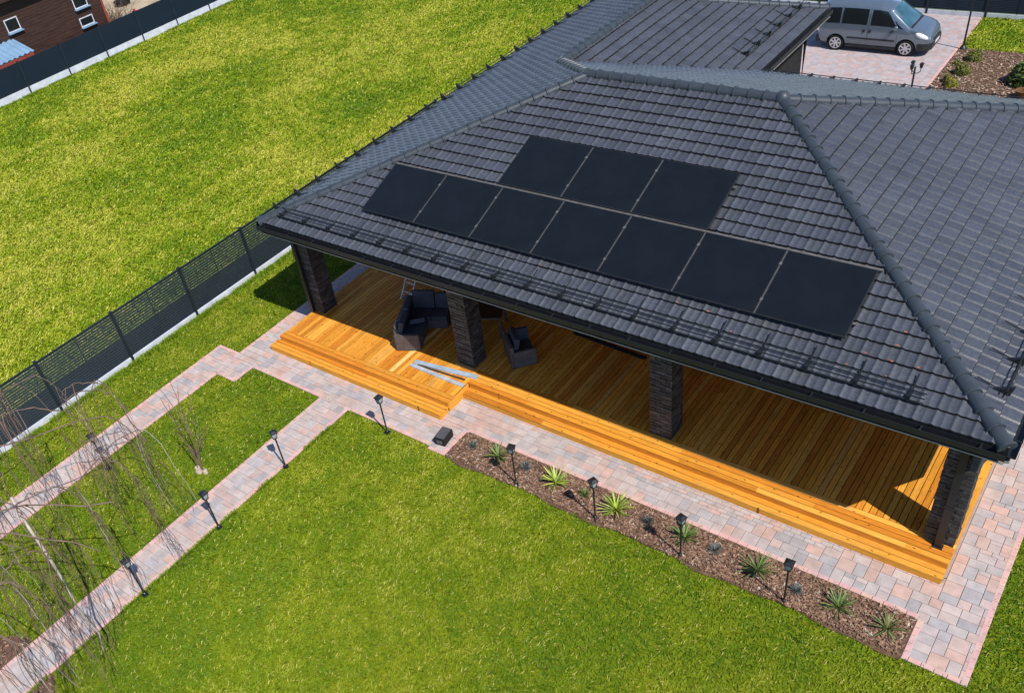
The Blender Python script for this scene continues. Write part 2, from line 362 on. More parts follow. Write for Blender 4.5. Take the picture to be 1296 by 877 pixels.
# ------------------------------------------------------------------ grass
def grass(name, n, area, length, width, tint, seed, keep=None, margin=140, gain=1.):
    rng = np.random.default_rng(seed)
    x = rng.uniform(area[0], area[2], n); y = rng.uniform(area[1], area[3], n)
    k = in_view(x, y, margin)
    k &= ~in_rects(x, y, RECTS, -.015); k &= ~in_rects(x, y, [DRIVE, DRIVE2, REARBED], .0)
    k &= ~((x > BED[0] - .02) & (x < BED[2]) & (y > BED[1] + .05 * np.sin(x * 2.1) + .03 * np.sin(x * 5.3) + .02) & (y < BED[3]))
    k &= ~((name == 'grass') & (seed == 22) & (x > -21.1) & (y < 14)); k &= ~in_rects(x, y, [(-17.3, .0, 0, 12), (-16.9, 5, -9.7, 17.6)])
    k &= ~(((x + 14.3) ** 2 + (y + 12.6) ** 2) < (1.93 + .08 * np.sin(9 * x)) ** 2)
    if keep is not None: k &= keep(x, y)
    x, y = x[k], y[k]; n = len(x)
    a = rng.uniform(0, 2 * math.pi, n); tilt = rng.uniform(.75, 1.4, n)
    L = length * rng.uniform(.6, 1.35, n); Wd = width * rng.uniform(.7, 1.3, n)
    dx, dy, dz = np.cos(a) * np.sin(tilt), np.sin(a) * np.sin(tilt), np.cos(tilt)
    px, py = -np.sin(a), np.cos(a)
    V = np.zeros((n, 4, 3)); z0 = np.full(n, -.04)
    # bent blade: base pair, mid pair -> two tris as one quad tapering to a tip
    V[:, 0] = np.stack([x - px * Wd / 2, y - py * Wd / 2, z0], -1); V[:, 1] = np.stack([x + px * Wd / 2, y + py * Wd / 2, z0], -1)
    V[:, 2] = np.stack([x + dx * L * .6 + px * Wd * .4, y + dy * L * .6 + py * Wd * .4, z0 + dz * L * .8], -1)
    V[:, 3] = np.stack([x + dx * L, y + dy * L, z0 + dz * L * .85], -1)
    big = vnoise(x, y, .22, seed) * .5 + vnoise(x, y, .6, seed + 1) * .3 + vnoise(x, y, 2.1, seed + 2) * .35
    clump = vnoise(x, y, 6., seed + 3)
    f = np.clip((big - .55) * 1.45 + (clump - .5) * .42 + rng.normal(0, .13, n) + .42 + tint + .05 * np.sin(x * 5.2 + .3 * np.sin(y)), 0, 1)[:, None]
    green = np.array([.095, .185, .004]); mid = np.array([.215, .285, .006]); straw = np.array([.40, .40, .04])
    c = np.where(f < .5, green + (mid - green) * f * 2, mid + (straw - mid) * (f - .5) * 2)
    dry = (rng.uniform(0, 1, n) < .05 + .05 * (f[:, 0] > .6))[:, None]
    c = np.where(dry, np.array([.52, .47, .12]), c) * rng.uniform(.87, 1.12, (n, 1)) * gain
    return np_mesh(name, V.reshape(-1, 3), np.arange(4 * n).reshape(n, 4), c, M['grass'])
grass('grass', 1250000, (-21, -17, 9, 9), .085, .012, -.10, 21, margin=420, gain=.79, keep=lambda x, y: ((x < -17.3) & (x > -21.02)) | ((y < .2) & (x > -21.02)) | (x > .9))
grass('grass', 1000000, (-47, -8, -17, 36), .13, .019, .08, 22, margin=200, gain=.97)
grass('grass', 60000, (-6.5, 25.4, 2, 28.8), .12, .022, .12, 23)
# ragged tufts along the fence foot and the path edges
def edge_tufts(name, segs, dens, seed):
    rng = np.random.default_rng(seed); xs = []; ys = []
    for (xa, ya, xb, yb, wd) in segs:
        n = int(math.hypot(xb - xa, yb - ya) * dens); t = rng.uniform(0, 1, n); u = rng.uniform(-wd, wd, n)
        m_ = vnoise(xa + (xb - xa) * t * 1., ya + (yb - ya) * t, 2.5, seed) > .3
        xs.append((xa + (xb - xa) * t + (u if xa == xb else 0))[m_]); ys.append((ya + (yb - ya) * t + (u if ya == yb else 0))[m_])
    x = np.concatenate(xs); y = np.concatenate(ys); n = len(x); a = rng.uniform(0, 6.28, n); tl = rng.uniform(.3, 1.1, n); L = rng.uniform(.05, .12, n); Wd = .012
    V = np.zeros((n, 3, 3)); px, py = -np.sin(a) * Wd, np.cos(a) * Wd
    V[:, 0] = np.stack([x - px, y - py, np.full(n, -.035)], -1); V[:, 1] = np.stack([x + px, y + py, np.full(n, -.035)], -1)
    V[:, 2] = np.stack([x + np.cos(a) * L * np.sin(tl), y + np.sin(a) * L * np.sin(tl), L * np.cos(tl)], -1)
    c = np.array([.10, .18, .008]) * rng.uniform(.6, 1.5, (n, 1)) + rng.uniform(0, .05, (n, 1)) * np.array([1, .7, 0])
    return np_mesh(name, V.reshape(-1, 3), np.arange(3 * n).reshape(n, 3), c, M['grass'])
edge_tufts('grass', [(-46.33, 4, -46.33, 34, .10), (-20.9, -13, -20.9, 4, .05), (-20.9, -13, -20.9, 4, .12), (-13.6, -12, -13.6, -1.9, .02), (-6, 28.7, 1, 28.7, .08)], 420, 31)

# ------------------------------------------------------------------ bungalow
ZE, SL = 3.73, .348
TH = math.atan(SL); CT, ST = math.cos(TH), math.sin(TH)
XW, XE, YF, YB = -17.44, .32, -.05, 12.77
RY = 6.36; RZ = ZE + 6.41 * SL; RX0, RX1 = XW + 6.41, XE - 6.41
WXE = -9.15; WR = (WXE - XW) / 2; WX = XW + WR; WZ = ZE + WR * SL; WYB = 18.2
house = thing('bungalow', 'dark brick bungalow with a grey tiled hipped roof over an open veranda', 'house', (-8.5, 6, 0))
HO = (-8.5, 6, 0)
TP = [0, .06, .115, .17, .225, .28, .35, .52, .60, .64, .68, .76]             # profile samples within one tile
def tile_h(p):
    return .026 * math.cos((p - .17) / .36 * math.pi) ** 2 if abs(p - .17) < .18 else (.009 * math.cos((p - .64) / .24 * math.pi) ** 2 if abs(p - .64) < .12 else 0.)
GA, LIFT, TW = .322, .044, .296
def roof_plane(name, O, u, wv, polys):
    O, u, wv = Vector(O), Vector(u), Vector(wv); up = wv * CT + Vector((0, 0, ST)); nn = wv * -ST + Vector((0, 0, CT))
    out = bmesh.new()
    for poly in polys:
        pc = [Vector((x, y, 0)) for x, y in poly]; O2 = Vector((O.x, O.y, 0))
        us = [(p - O2).dot(u) for p in pc]; rs = [(p - O2).dot(wv) / CT for p in pc]
        i0, i1 = math.floor(min(us) / TW) - 1, math.ceil(max(us) / TW) + 1; k0, k1 = 0, math.ceil(max(rs) / GA) + 1
        U = [(i + p) * TW for i in range(i0, i1) for p in TP]; H = [tile_h(p) for i in range(i0, i1) for p in TP]
        rows = []
        for k in range(k0, k1):
            jit = [random.uniform(-.004, .004) for _ in range(i0, i1)]
            a = k * GA
            if k > 0: rows.append((a + .07, 0., -.013, jit))
            rows.append((a - .016, 0., LIFT - .034, jit)); rows.append((a, 0., LIFT, jit)); rows.append((a + .03, 0., LIFT - .002, jit))
            rows.append((a + GA + .07, 0., -.006, jit))
        V = []; nu = len(U)
        for (vv, _, h, jit) in rows:
            for q in range(nu):
                j = jit[q // len(TP)] if h > -.01 else 0
                V.append(O + u * U[q] + up * max(vv, -.03) + nn * (H[q] + h + j - .02))
        F = []; MI = []
        for r in range(len(rows) - 1):
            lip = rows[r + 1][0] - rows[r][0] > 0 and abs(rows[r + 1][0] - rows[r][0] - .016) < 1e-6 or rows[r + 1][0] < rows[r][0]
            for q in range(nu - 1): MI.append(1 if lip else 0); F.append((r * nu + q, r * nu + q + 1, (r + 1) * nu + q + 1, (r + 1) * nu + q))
        me = bpy.data.meshes.new('t'); me.from_pydata(V, [], F); me.polygons.foreach_set('material_index', MI)
        tone = {}; cols = np.ones((len(F), 4), np.float32)
        for r in range(len(rows) - 1):
            for q in range(nu - 1):
                key = (round((rows[r][0] + rows[r + 1][0]) / 2 / GA - .3), q // len(TP))
                if key not in tone: g_ = random.uniform(.86, 1.13); tone[key] = (.055 * g_, .059 * g_, .070 * g_ * random.uniform(.96, 1.05))
                cols[r * (nu - 1) + q, :3] = tone[key]
        at = me.attributes.new('col', 'FLOAT_COLOR', 'FACE'); at.data.foreach_set('color', cols.ravel()); bm = bmesh.new(); bm.from_mesh(me)
        cen = sum(pc, Vector()) / len(pc)
        for i, p in enumerate(pc):
            q = pc[(i + 1) % len(pc)]; e = q - p
            if abs((p - O2).dot(wv)) < 1e-3 and abs((q - O2).dot(wv)) < 1e-3: continue       # the eave stays ragged
            no = Vector((e.y, -e.x, 0)).normalized()
            if (cen - p).dot(no) > 0: no = -no
            bmesh.ops.bisect_plane(bm, geom=bm.verts[:] + bm.edges[:] + bm.faces[:], plane_co=p, plane_no=no, clear_outer=True)
        bm.to_mesh(me); bm.free(); out.from_mesh(me); bpy.data.meshes.remove(me)
    me = bpy.data.meshes.new(name); out.to_mesh(me); out.free()
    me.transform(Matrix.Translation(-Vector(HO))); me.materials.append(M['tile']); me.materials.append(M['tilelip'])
    me.polygons.foreach_set('use_smooth', [True] * len(me.polygons)); me.set_sharp_from_angle(angle=R_(32))
    o = bpy.data.objects.new(name, me); COL.objects.link(o); o.parent = house
    return o
roof = roof_plane('roof', (XW, YF, ZE), (1, 0, 0), (0, 1, 0), [[(XW, YF), (XE, YF), (RX1, RY), (RX0, RY)]])
roof['label'] = 'front roof slope carrying the solar panels'
r2 = roof_plane('roof', (XE, YF, ZE), (0, 1, 0), (-1, 0, 0), [[(XE, YF), (XE, YB), (RX1, RY)]]); r2['label'] = 'plain triangular roof slope right of the thick hip'
r3 = roof_plane('roof', (XW, YF, ZE), (0, 1, 0), (1, 0, 0), [[(XW, YF), (XW, YB - WR), (WX, YB - WR), (RX0, RY)], [(XW, YB - WR), (XW, WYB), (WX, WYB - WR), (WX, YB - WR)]]); r3['label'] = 'long narrow roof slope above the big lawn'
r4 = roof_plane('roof', (XE, YB, ZE), (-1, 0, 0), (0, -1, 0), [[(XE, YB), (WXE, YB), (WX, YB - WR), (RX0, RY), (RX1, RY)]]); r4['label'] = 'back roof slope seen as a thin strip behind the ridge'
r5 = roof_plane('roof', (WXE, YB, ZE), (0, 1, 0), (-1, 0, 0), [[(WXE, YB), (WXE, WYB), (WX, WYB - WR), (WX, YB - WR)]]); r5['label'] = 'garage wing roof slope facing the parked car'
roof_plane('roof', (WXE, WYB, ZE), (-1, 0, 0), (0, -1, 0), [[(XW, WYB), (WXE, WYB), (WX, WYB - WR)]])
# ridge and hip caps
def caps(A, Bp, parent, r=.125, seg=.36, drop=.03):
    A, Bp = Vector(A), Vector(Bp); d = Bp - A; L = d.length; d.normalize(); n = max(1, round(L / seg)); s = L / n
    side = d.cross(Vector((0, 0, 1))).normalized(); up = side.cross(d); mb = MB()
    for k in range(n):
        j = random.uniform(-.004, .004)
        prof = [(k * s - .05, r * 1.1), (k * s - .048, r * 1.24), (k * s - .014, r * 1.24), (k * s - .004, r * 1.06), ((k + 1) * s, r * .93)]
        vs = []; m_ = 13
        for t, rr in prof:
            for a in range(m_):
                an = math.pi * (-.62 + 1.24 * a / (m_ - 1)); vs.append(A + d * t + side * math.sin(an) * (rr + j) + up * (math.cos(an) * rr * .95 - drop))
        fs = [(i * m_ + a, i * m_ + a + 1, (i + 1) * m_ + a + 1, (i + 1) * m_ + a) for i in range(len(prof) - 1) for a in range(m_ - 1)]
        fs.append(tuple(range(m_)))
        mb.add(vs, fs)
    return mb.build('ridge_cap', M['cap'], parent, HO, smooth=40)
caps((XE - .04, YF + .04, ZE + .03), (RX1, RY, RZ), r2); caps((XW + .04, YF + .04, ZE + .03), (RX0, RY, RZ), roof)
caps((RX0, RY, RZ + .02), (RX1, RY, RZ + .02), roof); caps((XE - .04, YB - .04, ZE + .03), (RX1, RY, RZ), r4)
caps((WX, YB - WR, WZ), (RX0, RY, RZ), r3); caps((WX, WYB - WR, WZ + .02), (WX, YB - WR, WZ + .02), r5)
caps((WXE - .04, WYB - .04, ZE + .03), (WX, WYB - WR, WZ), r5)
mb = MB(); mb.lathe([(.0, .17), (.09, .15), (.15, .08), (.17, -.02), (.17, -.1)], (RX1, RY, RZ), 18); mb.build('ridge_cap', M['cap'], roof, HO, smooth=50)
# valley flashing between main and wing roofs
mb = MB(); A = Vector((WXE, YB, ZE + .012)); Bv = Vector((WX, YB - WR, WZ + .012)); d = (Bv - A); s_ = Vector((.10, -.10, 0))
mb.add([A + s_, A - s_, Bv - s_, Bv + s_], [(0, 1, 2, 3)]); mb.build('valley_flashing', M['gutter'], r5, HO)
# chips of bare terracotta on the front slope
mb = MB()
for i in range(14):
    x = random.choice([random.uniform(-12, -2.2), random.uniform(-2.6, -1.2)]); k = random.choice([2, 3, 3, 4, 5]) if x > -2.7 else random.choice([2, 3])
    yv = k * GA + random.uniform(.0, .03); P0 = Vector((x, YF + yv * CT, ZE + yv * ST)) + Vector((0, -ST, CT)) * .021
    a, b = random.uniform(.02, .07), random.uniform(.012, .03)
    mb = MB(); mb.obox(P0 + Vector((0, 0, .008)), (Vector((1, 0, 0)), Vector((0, CT, ST)), Vector((0, -ST, CT))), (a, b, .02)); mb.build('tile_chip', M['chip'], roof, HO)

# eaves: gutter trough, fascia, trim strip with the lip's sky highlight in its colour
GP = [(0, -.03), (0, -.15), (.015, -.165), (.125, -.165), (.14, -.15), (.145, -.03), (.133, -.03), (.125, -.145), (.02, -.145), (.012, -.03)]
def eave(A, Bp, out, trim=True):
    A, Bp = Vector(A), Vector(Bp)
    mb = MB(); mb.extrude([(o + .0, z - .02) for o, z in GP], A, Bp, out)
    g = mb.build('gutter', M['gutter'], house, HO)
    L = (Bp - A).length; d = (Bp - A).normalized(); mb = MB()
    for k in range(int(L / .9) + 1):
        p = A + d * (.3 + k * .9)
        if (p - A).length > L: break
        mb = MB(); mb.obox(p + Vector(out) * .075 + Vector((0, 0, -.055)), (d, Vector(out), Vector((0, 0, 1))), (.03, .15, .012)); mb.build('gutter_strap', M['gutter'], g, HO)
    mb = MB(); mb.extrude([(-.02, -.02), (-.02, -.33), (.005, -.33), (.005, -.02)], A, Bp, out); mb.build('fascia', M['gutter'], house, HO)
    if trim:
        mb = MB(); mb.extrude([(-.02, -.335), (.07, -.30), (.075, -.27), (.06, -.27), (-.02, -.31)], A, Bp, out); mb.build('highlight_trim', M['trim'], house, HO)
eave((XW, YF, ZE), (XE, YF, ZE), (0, -1, 0)); eave((XE, YF, ZE), (XE, YB, ZE), (1, 0, 0)); eave((XW, YF, ZE), (XW, WYB, ZE), (-1, 0, 0))
eave((WXE, YB, ZE), (XE, YB, ZE), (0, 1, 0)); eave((WXE, YB, ZE), (WXE, WYB, ZE), (1, 0, 0))
mb = MB(); mb.b2((XW + .02, YF + .03, 3.41), (XE - .02, YB - .03, 3.44)); mb.b2((XW + .02, YB - .03, 3.41), (WXE - .02, WYB - .03, 3.44)); mb.build('soffit', M['soffit'], house, HO)
mb = MB(); lp = [(0, 2.95), (1.12, 2.2), (1.9, 1.62), (11.8, 1.62), (11.8, 3.405), (0, 3.405)]  # added beam, shaped to shade the deck and narrow its sunlit patch
mb.add([(x, y, z) for x in (-.10, .0) for y, z in lp], [(0, 1, 2, 3, 4, 5), (6, 7, 8, 9, 10, 11)] + [(i, (i + 1) % 6, 6 + (i + 1) % 6, 6 + i) for i in range(6)])
mb.build('shade_beam', M['render'], house, HO)
# walls with brick courses
def brick_mat():
    m, nt, b = new_mat('wall_brick'); L = nt.links; tc = N(nt, 'ShaderNodeTexCoord'); br = N(nt, 'ShaderNodeTexBrick')
    sp = N(nt, 'ShaderNodeSeparateXYZ'); cb = N(nt, 'ShaderNodeCombineXYZ'); ad = N(nt, 'ShaderNodeMath', operation='ADD')
    L.new(tc.outputs['Object'], sp.inputs[0]); L.new(sp.outputs['X'], ad.inputs[0]); L.new(sp.outputs['Y'], ad.inputs[1]); L.new(ad.outputs[0], cb.inputs['X']); L.new(sp.outputs['Z'], cb.inputs['Y'])
    L.new(cb.outputs[0], br.inputs['Vector']); br.inputs['Scale'].default_value = 1; br.inputs['Brick Width'].default_value = .25; br.inputs['Row Height'].default_value = .078; br.inputs['Mortar Size'].default_value = .008
    br.inputs['Color1'].default_value = (.022, .020, .020, 1); br.inputs['Color2'].default_value = (.013, .013, .014, 1); br.inputs['Mortar'].default_value = (.03, .028, .027, 1)
    L.new(br.outputs['Color'], b.inputs['Base Color']); b.inputs['Roughness'].default_value = .8; b.inputs['Specular IOR Level'].default_value = .15
    bu = N(nt, 'ShaderNodeBump'); bu.inputs['Strength'].default_value = .5; bu.inputs['Distance'].default_value = .01; bu.invert = True
    L.new(br.outputs['Fac'], bu.inputs['Height']); L.new(bu.outputs['Normal'], b.inputs['Normal'])
    return m
M['wallbrick'] = brick_mat()
mb = MB(); mb.b2((-16.3, 4.45, -.03), (-1.0, 12.2, 3.41)); mb.b2((-16.8, 12.2, -.03), (-9.75, 17.85, 3.41)); mb.build('wall', M['wallbrick'], house, HO)
mb = MB(); mb.b2((-16.3, 4.425, .31), (-1.0, 4.447, 3.40)); mb.build('wall_cladding', M['clad'], house, HO)
for x0 in (-13.6, -9.6, -5.4):
    mb = MB(); mb.b2((x0, 4.39, .33), (x0 + 2.4, 4.452, 2.6)); fr = mb.build('door', M['black'], house, HO)
    mb = MB(); mb.b2((x0 + .08, 4.375, .4), (x0 + 1.16, 4.392, 2.52)); mb.b2((x0 + 1.24, 4.375, .4), (x0 + 2.32, 4.392, 2.52)); mb.build('glass', M['glassdark'], fr, HO)
# downpipe at the garage corner
mb = MB(); mb.tube([(-9.12, 17.95, 3.5), (-9.5, 17.85, 3.2), (-9.67, 17.82, 3.0), (-9.67, 17.82, 0)], .06, 10); mb.build('downpipe', M['gutter'], house, HO, smooth=40)
# clinker pillars with raised bricks
def pillar(x0, y0, ww=.53, pipe=None):
    z0, z1 = .30, 3.41; mb = MB(); mb.b2((x0 + .02, y0 + .02, z0), (x0 + ww - .02, y0 + ww - .02, z1), (.016, .015, .015))
    rows = 34; hh = (z1 - z0) / rows
    for side in range(4):
        for r in range(rows):
            off = .0 if (r + side) % 2 else .5
            k = -off; 
            bw = ww / 2.
            while k < 2:
                a, b = max(k, 0) * bw, min(k + 1, 2) * bw
                if b - a > .03:
                    pr = random.uniform(-.012, .008); g = random.uniform(.7, 1.5); c = tuple(q * g for q in random.choice([(.036, .035, .037), (.044, .041, .041), (.028, .028, .031), (.058, .052, .049)]))
                    za, zb = z0 + r * hh + .006, z0 + (r + 1) * hh - .006; A, Bq = a + .005, b - .005
                    if side == 0: mb.b2((x0 + A, y0 - pr, za), (x0 + Bq, y0 + .05, zb), c)
                    elif side == 1: mb.b2((x0 + ww - .05, y0 + A, za), (x0 + ww + pr, y0 + Bq, zb), c)
                    elif side == 2: mb.b2((x0 + A, y0 + ww - .05, za), (x0 + Bq, y0 + ww + pr, zb), c)
                    else: mb.b2((x0 - pr, y0 + A, za), (x0 + .05, y0 + Bq, zb), c)
                k += 1
    p = mb.build('pillar', M['brick'], house, HO, fix=False)
    if pipe is not None:
        mb = MB(); mb.b2((x0 + pipe, y0 - .11, .20), (x0 + pipe + .13, y0 - .015, 3.36), None); mb.b2((x0 + pipe - .015, y0 - .12, 2.95), (x0 + pipe + .145, y0 - .01, 3.0)); mb.b2((x0 + pipe - .015, y0 - .12, 1.4), (x0 + pipe + .145, y0 - .01, 1.44))
        mb.build('downpipe', M['gutter'], p, HO)
    return p
pillar(-17.42, .80, pipe=.03); pillar(-11.93, .80); pillar(-6.39, .80); pillar(-.55, .68, pipe=.22)

# snow guards: brackets and rails
def guard_rail(pts_fn, t0, t1, step, parent, rods, plate):
    """pts_fn(t, v, h) -> world point at eave distance t, slope distance v, height h"""
    mb = MB()
    for v_, h in rods: mb.tube([pts_fn(t0, v_, h), pts_fn(t1, v_, h)], .013, 6)
    t = t0 + .1
    while t < t1:
        a = pts_fn(t, plate[0], .0); b = pts_fn(t, plate[1], .0); c = pts_fn(t, plate[0] + .02, plate[2]); e = pts_fn(t + .055, plate[0], 0); f = pts_fn(t + .055, plate[1], 0); g = pts_fn(t + .055, plate[0] + .02, plate[2])
        mb.add([a, b, c, e, f, g], [(0, 1, 2), (3, 5, 4), (0, 3, 4, 1), (1, 4, 5, 2), (2, 5, 3, 0)])
        mb.tube([pts_fn(t + .027, plate[1], .02), pts_fn(t + .027, plate[1] + .3, .03)], .014, 5)
        t += step
    return mb.build('snow_guard', M['black'], parent, HO)
def pf(O, u, wv):
    O, u, wv = Vector(O), Vector(u), Vector(wv); up = wv * CT + Vector((0, 0, ST)); nn = wv * -ST + Vector((0, 0, CT))
    return lambda t, v_, h: O + u * t + up * v_ + nn * (h + .03)
F_ = pf((XW, YF, ZE), (1, 0, 0), (0, 1, 0))
guard_rail(F_, .55, 16.4, .86, roof, [(.30, .05), (.34, .13), (.50, .04), (.54, .11)], (.28, .55, .14))
guard_rail(pf((XE, YF, ZE), (0, 1, 0), (-1, 0, 0)), 1.0, 10.5, .87, r2, [(.36, .06), (.40, .15)], (.30, .56, .2))
guard_rail(pf((XW, YF, ZE), (0, 1, 0), (1, 0, 0)), .5, 17.3, .82, r3, [(.14, .12), (.17, .05)], (.05, .28, .20))
guard_rail(pf((WXE, YB, ZE), (0, 1, 0), (-1, 0, 0)), .3, 5.0, .80, r5, [(.66, .05), (.70, .14)], (.62, .86, .17))
guard_rail(pf((XE, YB, ZE), (-1, 0, 0), (0, -1, 0)), .4, 9.4, .62, r4, [(.01, .035)], (.0, .12, .07))

# ------------------------------------------------------------------ solar array
UPV = Vector((0, CT, ST)); NRM = Vector((0, -ST, CT)); XV = Vector((1, 0, 0))
def slope_pt(x, y, h): return Vector((x, y, ZE + (y - YF) * SL)) + NRM * h
def panel(x0, y0, wd, ln, label):
    c = slope_pt(x0 + wd / 2, y0, .12) + UPV * (ln / 2) ; base = slope_pt(x0 + wd / 2, y0, .03)
    t = thing('solar_panel', label, 'solar panel', base, 0, 'black solar panels on the front roof slope')
    mb = MB(); fw = .016
    for sx in (-1, 1): mb.obox(c + XV * sx * (wd / 2 - fw / 2), (XV, UPV, NRM), (fw, ln, .042))
    for sy in (-1, 1): mb.obox(c + UPV * sy * (ln / 2 - fw / 2) , (XV, UPV, NRM), (wd - 2 * fw, fw, .042))
    mb.build('frame', M['frame'], t, base)
    mb = MB(); mb.obox(c + NRM * .012, (XV, UPV, NRM), (wd - 2 * fw + .001, ln - 2 * fw + .001, .014)); mb.build('glass', M['panel'], t, base)
names7 = ['black solar panel at the left end of the lower row, its corner near the hip', 'second black panel from the left in the lower row, under bare tiles', 'third black panel from the left in the lower row, under the upper row\'s left panel',
          'middle black solar panel of the lower row of seven', 'fifth black panel from the left in the lower row, under the upper row\'s right panel', 'second black panel from the right in the lower row, with bare tiles above it', 'black solar panel at the right end of the lower row, nearest the thick hip']
names3 = ['black solar panel at the left end of the upper row of three', 'middle black solar panel of the short upper row', 'black solar panel at the right end of the upper row of three']
for i in range(7): panel(-14.45 + i * 1.694, 1.01, 1.671, 1.59, names7[i])
for i in range(3): panel(-11.30 + i * 1.777, 2.585, 1.752, 1.59, names3[i])
def rail(x0, x1, y, label, dirv=None):
    b = slope_pt((x0 + x1) / 2, y, 0); mb = MB(); mb.obox(slope_pt((x0 + x1) / 2, y, .085), (XV, UPV, NRM), (x1 - x0, .045, .04))
    tag(mb.build('mounting_rail', M['railalu'], None, tuple(b)), label, 'mounting rail', 'rails under the solar panels')
rail(-14.5, -2.55, 1.35, 'long metal rail under the lower edge of the lower panel row'); rail(-14.5, -2.55, 2.56, 'long metal rail showing in the gap between the two panel rows'); rail(-11.35, -5.93, 3.75, 'short metal rail under the top edge of the upper panel row')
clx = [(-14.45 + i * 1.694 - .0115, 1.01, 1.59, 'lower', i) for i in range(1, 7)] + [(-11.30 + i * 1.777 - .0125, 2.585, 1.59, 'upper', i) for i in (1, 2)]
ordn = ['', 'first', 'second', 'third', 'fourth', 'fifth', 'sixth']
for x, y, ln, row, i in clx:
    c = slope_pt(x, y, .117) + UPV * ln / 2; mb = MB(); mb.obox(c, (XV, UPV, NRM), (.022, ln - .02, .03))
    for f in (.22, .78): mb.obox(slope_pt(x, y, .145) + UPV * ln * f, (XV, UPV, NRM), (.05, .07, .008))
    tag(mb.build('panel_joint_strip', M['railalu'], None, tuple(slope_pt(x, y, 0))), '%s pale joint strip from the left between panels of the %s row' % (ordn[i], row), 'joint strip', 'strips between the solar panels')

# ------------------------------------------------------------------ wooden deck
deck = thing('wooden_deck', 'honey coloured timber deck with a step along its front under the veranda', 'deck', (-8.7, 2, 0)); DO = (-8.7, 2, 0)
ZD = .317
def bcol(k=1.):
    b = (.64, .31, .065) if random.random() < .025 else random.choice([(.61, .255, .032), (.55, .212, .024), (.67, .312, .050), (.58, .24, .027), (.51, .180, .020), (.65, .288, .040)])
    g = random.uniform(.86, 1.1) * k; return tuple(q * g for q in b)
def boards(mb, x0, y0, x1, y1, z, along, bw=.13, th=.03, gap=.015, k=1.):
    a0, a1, c0, c1 = (y0, y1, x0, x1) if along == 'y' else (x0, x1, y0, y1)
    n = max(1, round((c1 - c0) / bw)); bw = (c1 - c0) / n
    for i in range(n):
        s = a0
        while s < a1 - 1e-4:
            e = min(a1, s + (random.uniform(1.6, 4.2) if a1 - s > 2.4 else 9)); 
            if a1 - e < .5: e = a1
            p, q = c0 + i * bw + gap / 2, c0 + (i + 1) * bw - gap / 2; zz = z + random.uniform(-.0012, .0012)
            if along == 'y': mb.b2((p, s + .0015, zz - th), (q, e - .0015, zz), bcol(k))
            else: mb.b2((s + .0015, p, zz - th), (e - .0015, q, zz), bcol(k))
            s = e
mb = MB(); boards(mb, -17.35, -.33, -11.24, 4.4, ZD, 'y'); boards(mb, -11.24, .80, -.28, 4.4, ZD, 'y'); mb.build('decking', M['decky'], deck, DO, fix=False)
mb = MB(); boards(mb, -17.38, -.62, -11.2, -.33, ZD, 'x', k=1.05); boards(mb, -11.24, .26, 0.02, .80, ZD, 'x', k=1.05); mb.build('front_border', M['deckx'], deck, DO, fix=False)
mb = MB(); boards(mb, -.28, .80, .02, 10.5, ZD, 'y'); mb.build('side_border', M['decky'], deck, DO, fix=False)
mb = MB(); boards(mb, -17.5, -.96, -11.22, -.60, .16, 'x', k=1.02, bw=.12); boards(mb, -11.2, -.015, .02, .28, .16, 'x', k=1.02, bw=.15)
mb.build('step', M['deckx'], deck, DO, fix=False)
mb = MB()
def riser(x0, x1, y, z0, z1): mb = MB(); mb.b2((x0, y - .011, z0), (x1, y + .011, z1), bcol(.98)); mb.build('riser', M['deckx'], deck, DO, fix=False)
riser(-17.38, -11.22, -.598, .135, .286); riser(-17.48, -11.24, -.94, .0, .13); riser(-11.2, 0.0, .285, .135, .286); riser(-11.2, .0, .005, .0, .13)
mb = MB()
for (xx, ya, yb, z0, z1) in [(.006, .30, 10.5, .0, .286), (.004, .02, .272, 0, .13), (-11.222, -.58, .26, .0, .286), (-11.232, -.93, -.615, .0, .13), (-17.365, -.58, 4.4, .0, .286), (-17.48, -.93, -.615, 0, .13)]: mb = MB(); mb.b2((xx - .01, ya, z0), (xx + .01, yb, z1), bcol(.95)); mb.build('side_board', M['decky'], deck, DO, fix=False)
mb = MB(); mb.b2((-17.3, -.56, .0), (-11.26, .79, .12)); mb.b2((-17.3, .79, .0), (-.03, 4.4, .12)); mb.build('frame', M['deckdark'], deck, DO)
mb = MB(); mb.b2((-13.40, -.33, ZD + .001), (-13.29, 2.6, ZD + .004), (.72, .47, .17)); pb = mb.build('pale_board', M['decky'], deck, DO); pb['label'] = 'single paler deck board running past the sofa'
mb = MB(); mb.b2((-.36, .53, ZD + .001), (-.17, .68, ZD + .004), (.01, .01, .01)); mb.build('downpipe_gap', M['blackmatte'], deck, DO)
mb = MB(); mb.b2((-11.95, .70, ZD + .001), (-11.38, .77, ZD + .022), (.50, .30, .12)); mb.build('trim_board', M['deckx'], deck, DO)

# ------------------------------------------------------------------ loose things on the deck
def profile_bar(label, a, b, wd, z, mt, h=.035):
    a, b = Vector((*a, 0)), Vector((*b, 0)); d = b - a; rz = math.atan2(d.y, d.x); L = d.length; c = (a + b) / 2
    mb = MB(); pr = [(-wd / 2, 0), (-wd / 2 + .006, h), (wd / 2 - .006, h), (wd / 2, 0), (wd / 2 - .012, 0), (wd / 2 - .016, h - .008), (-wd / 2 + .016, h - .008), (-wd / 2 + .012, 0)]
    n = len(pr); vs = [(sx * L / 2, y, z_) for sx in (-1, 1) for y, z_ in pr]
    mb.add(vs, [(i, (i + 1) % n, n + (i + 1) % n, n + i) for i in range(n)] + [tuple(range(n))[::-1], tuple(range(n, 2 * n))])
    o = mb.build('metal_profile', mt, None); o.location = (c.x, c.y, z); o.rotation_euler = (0, 0, rz)
    return tag(o, label, 'metal profile', 'metal profiles lying on the deck')
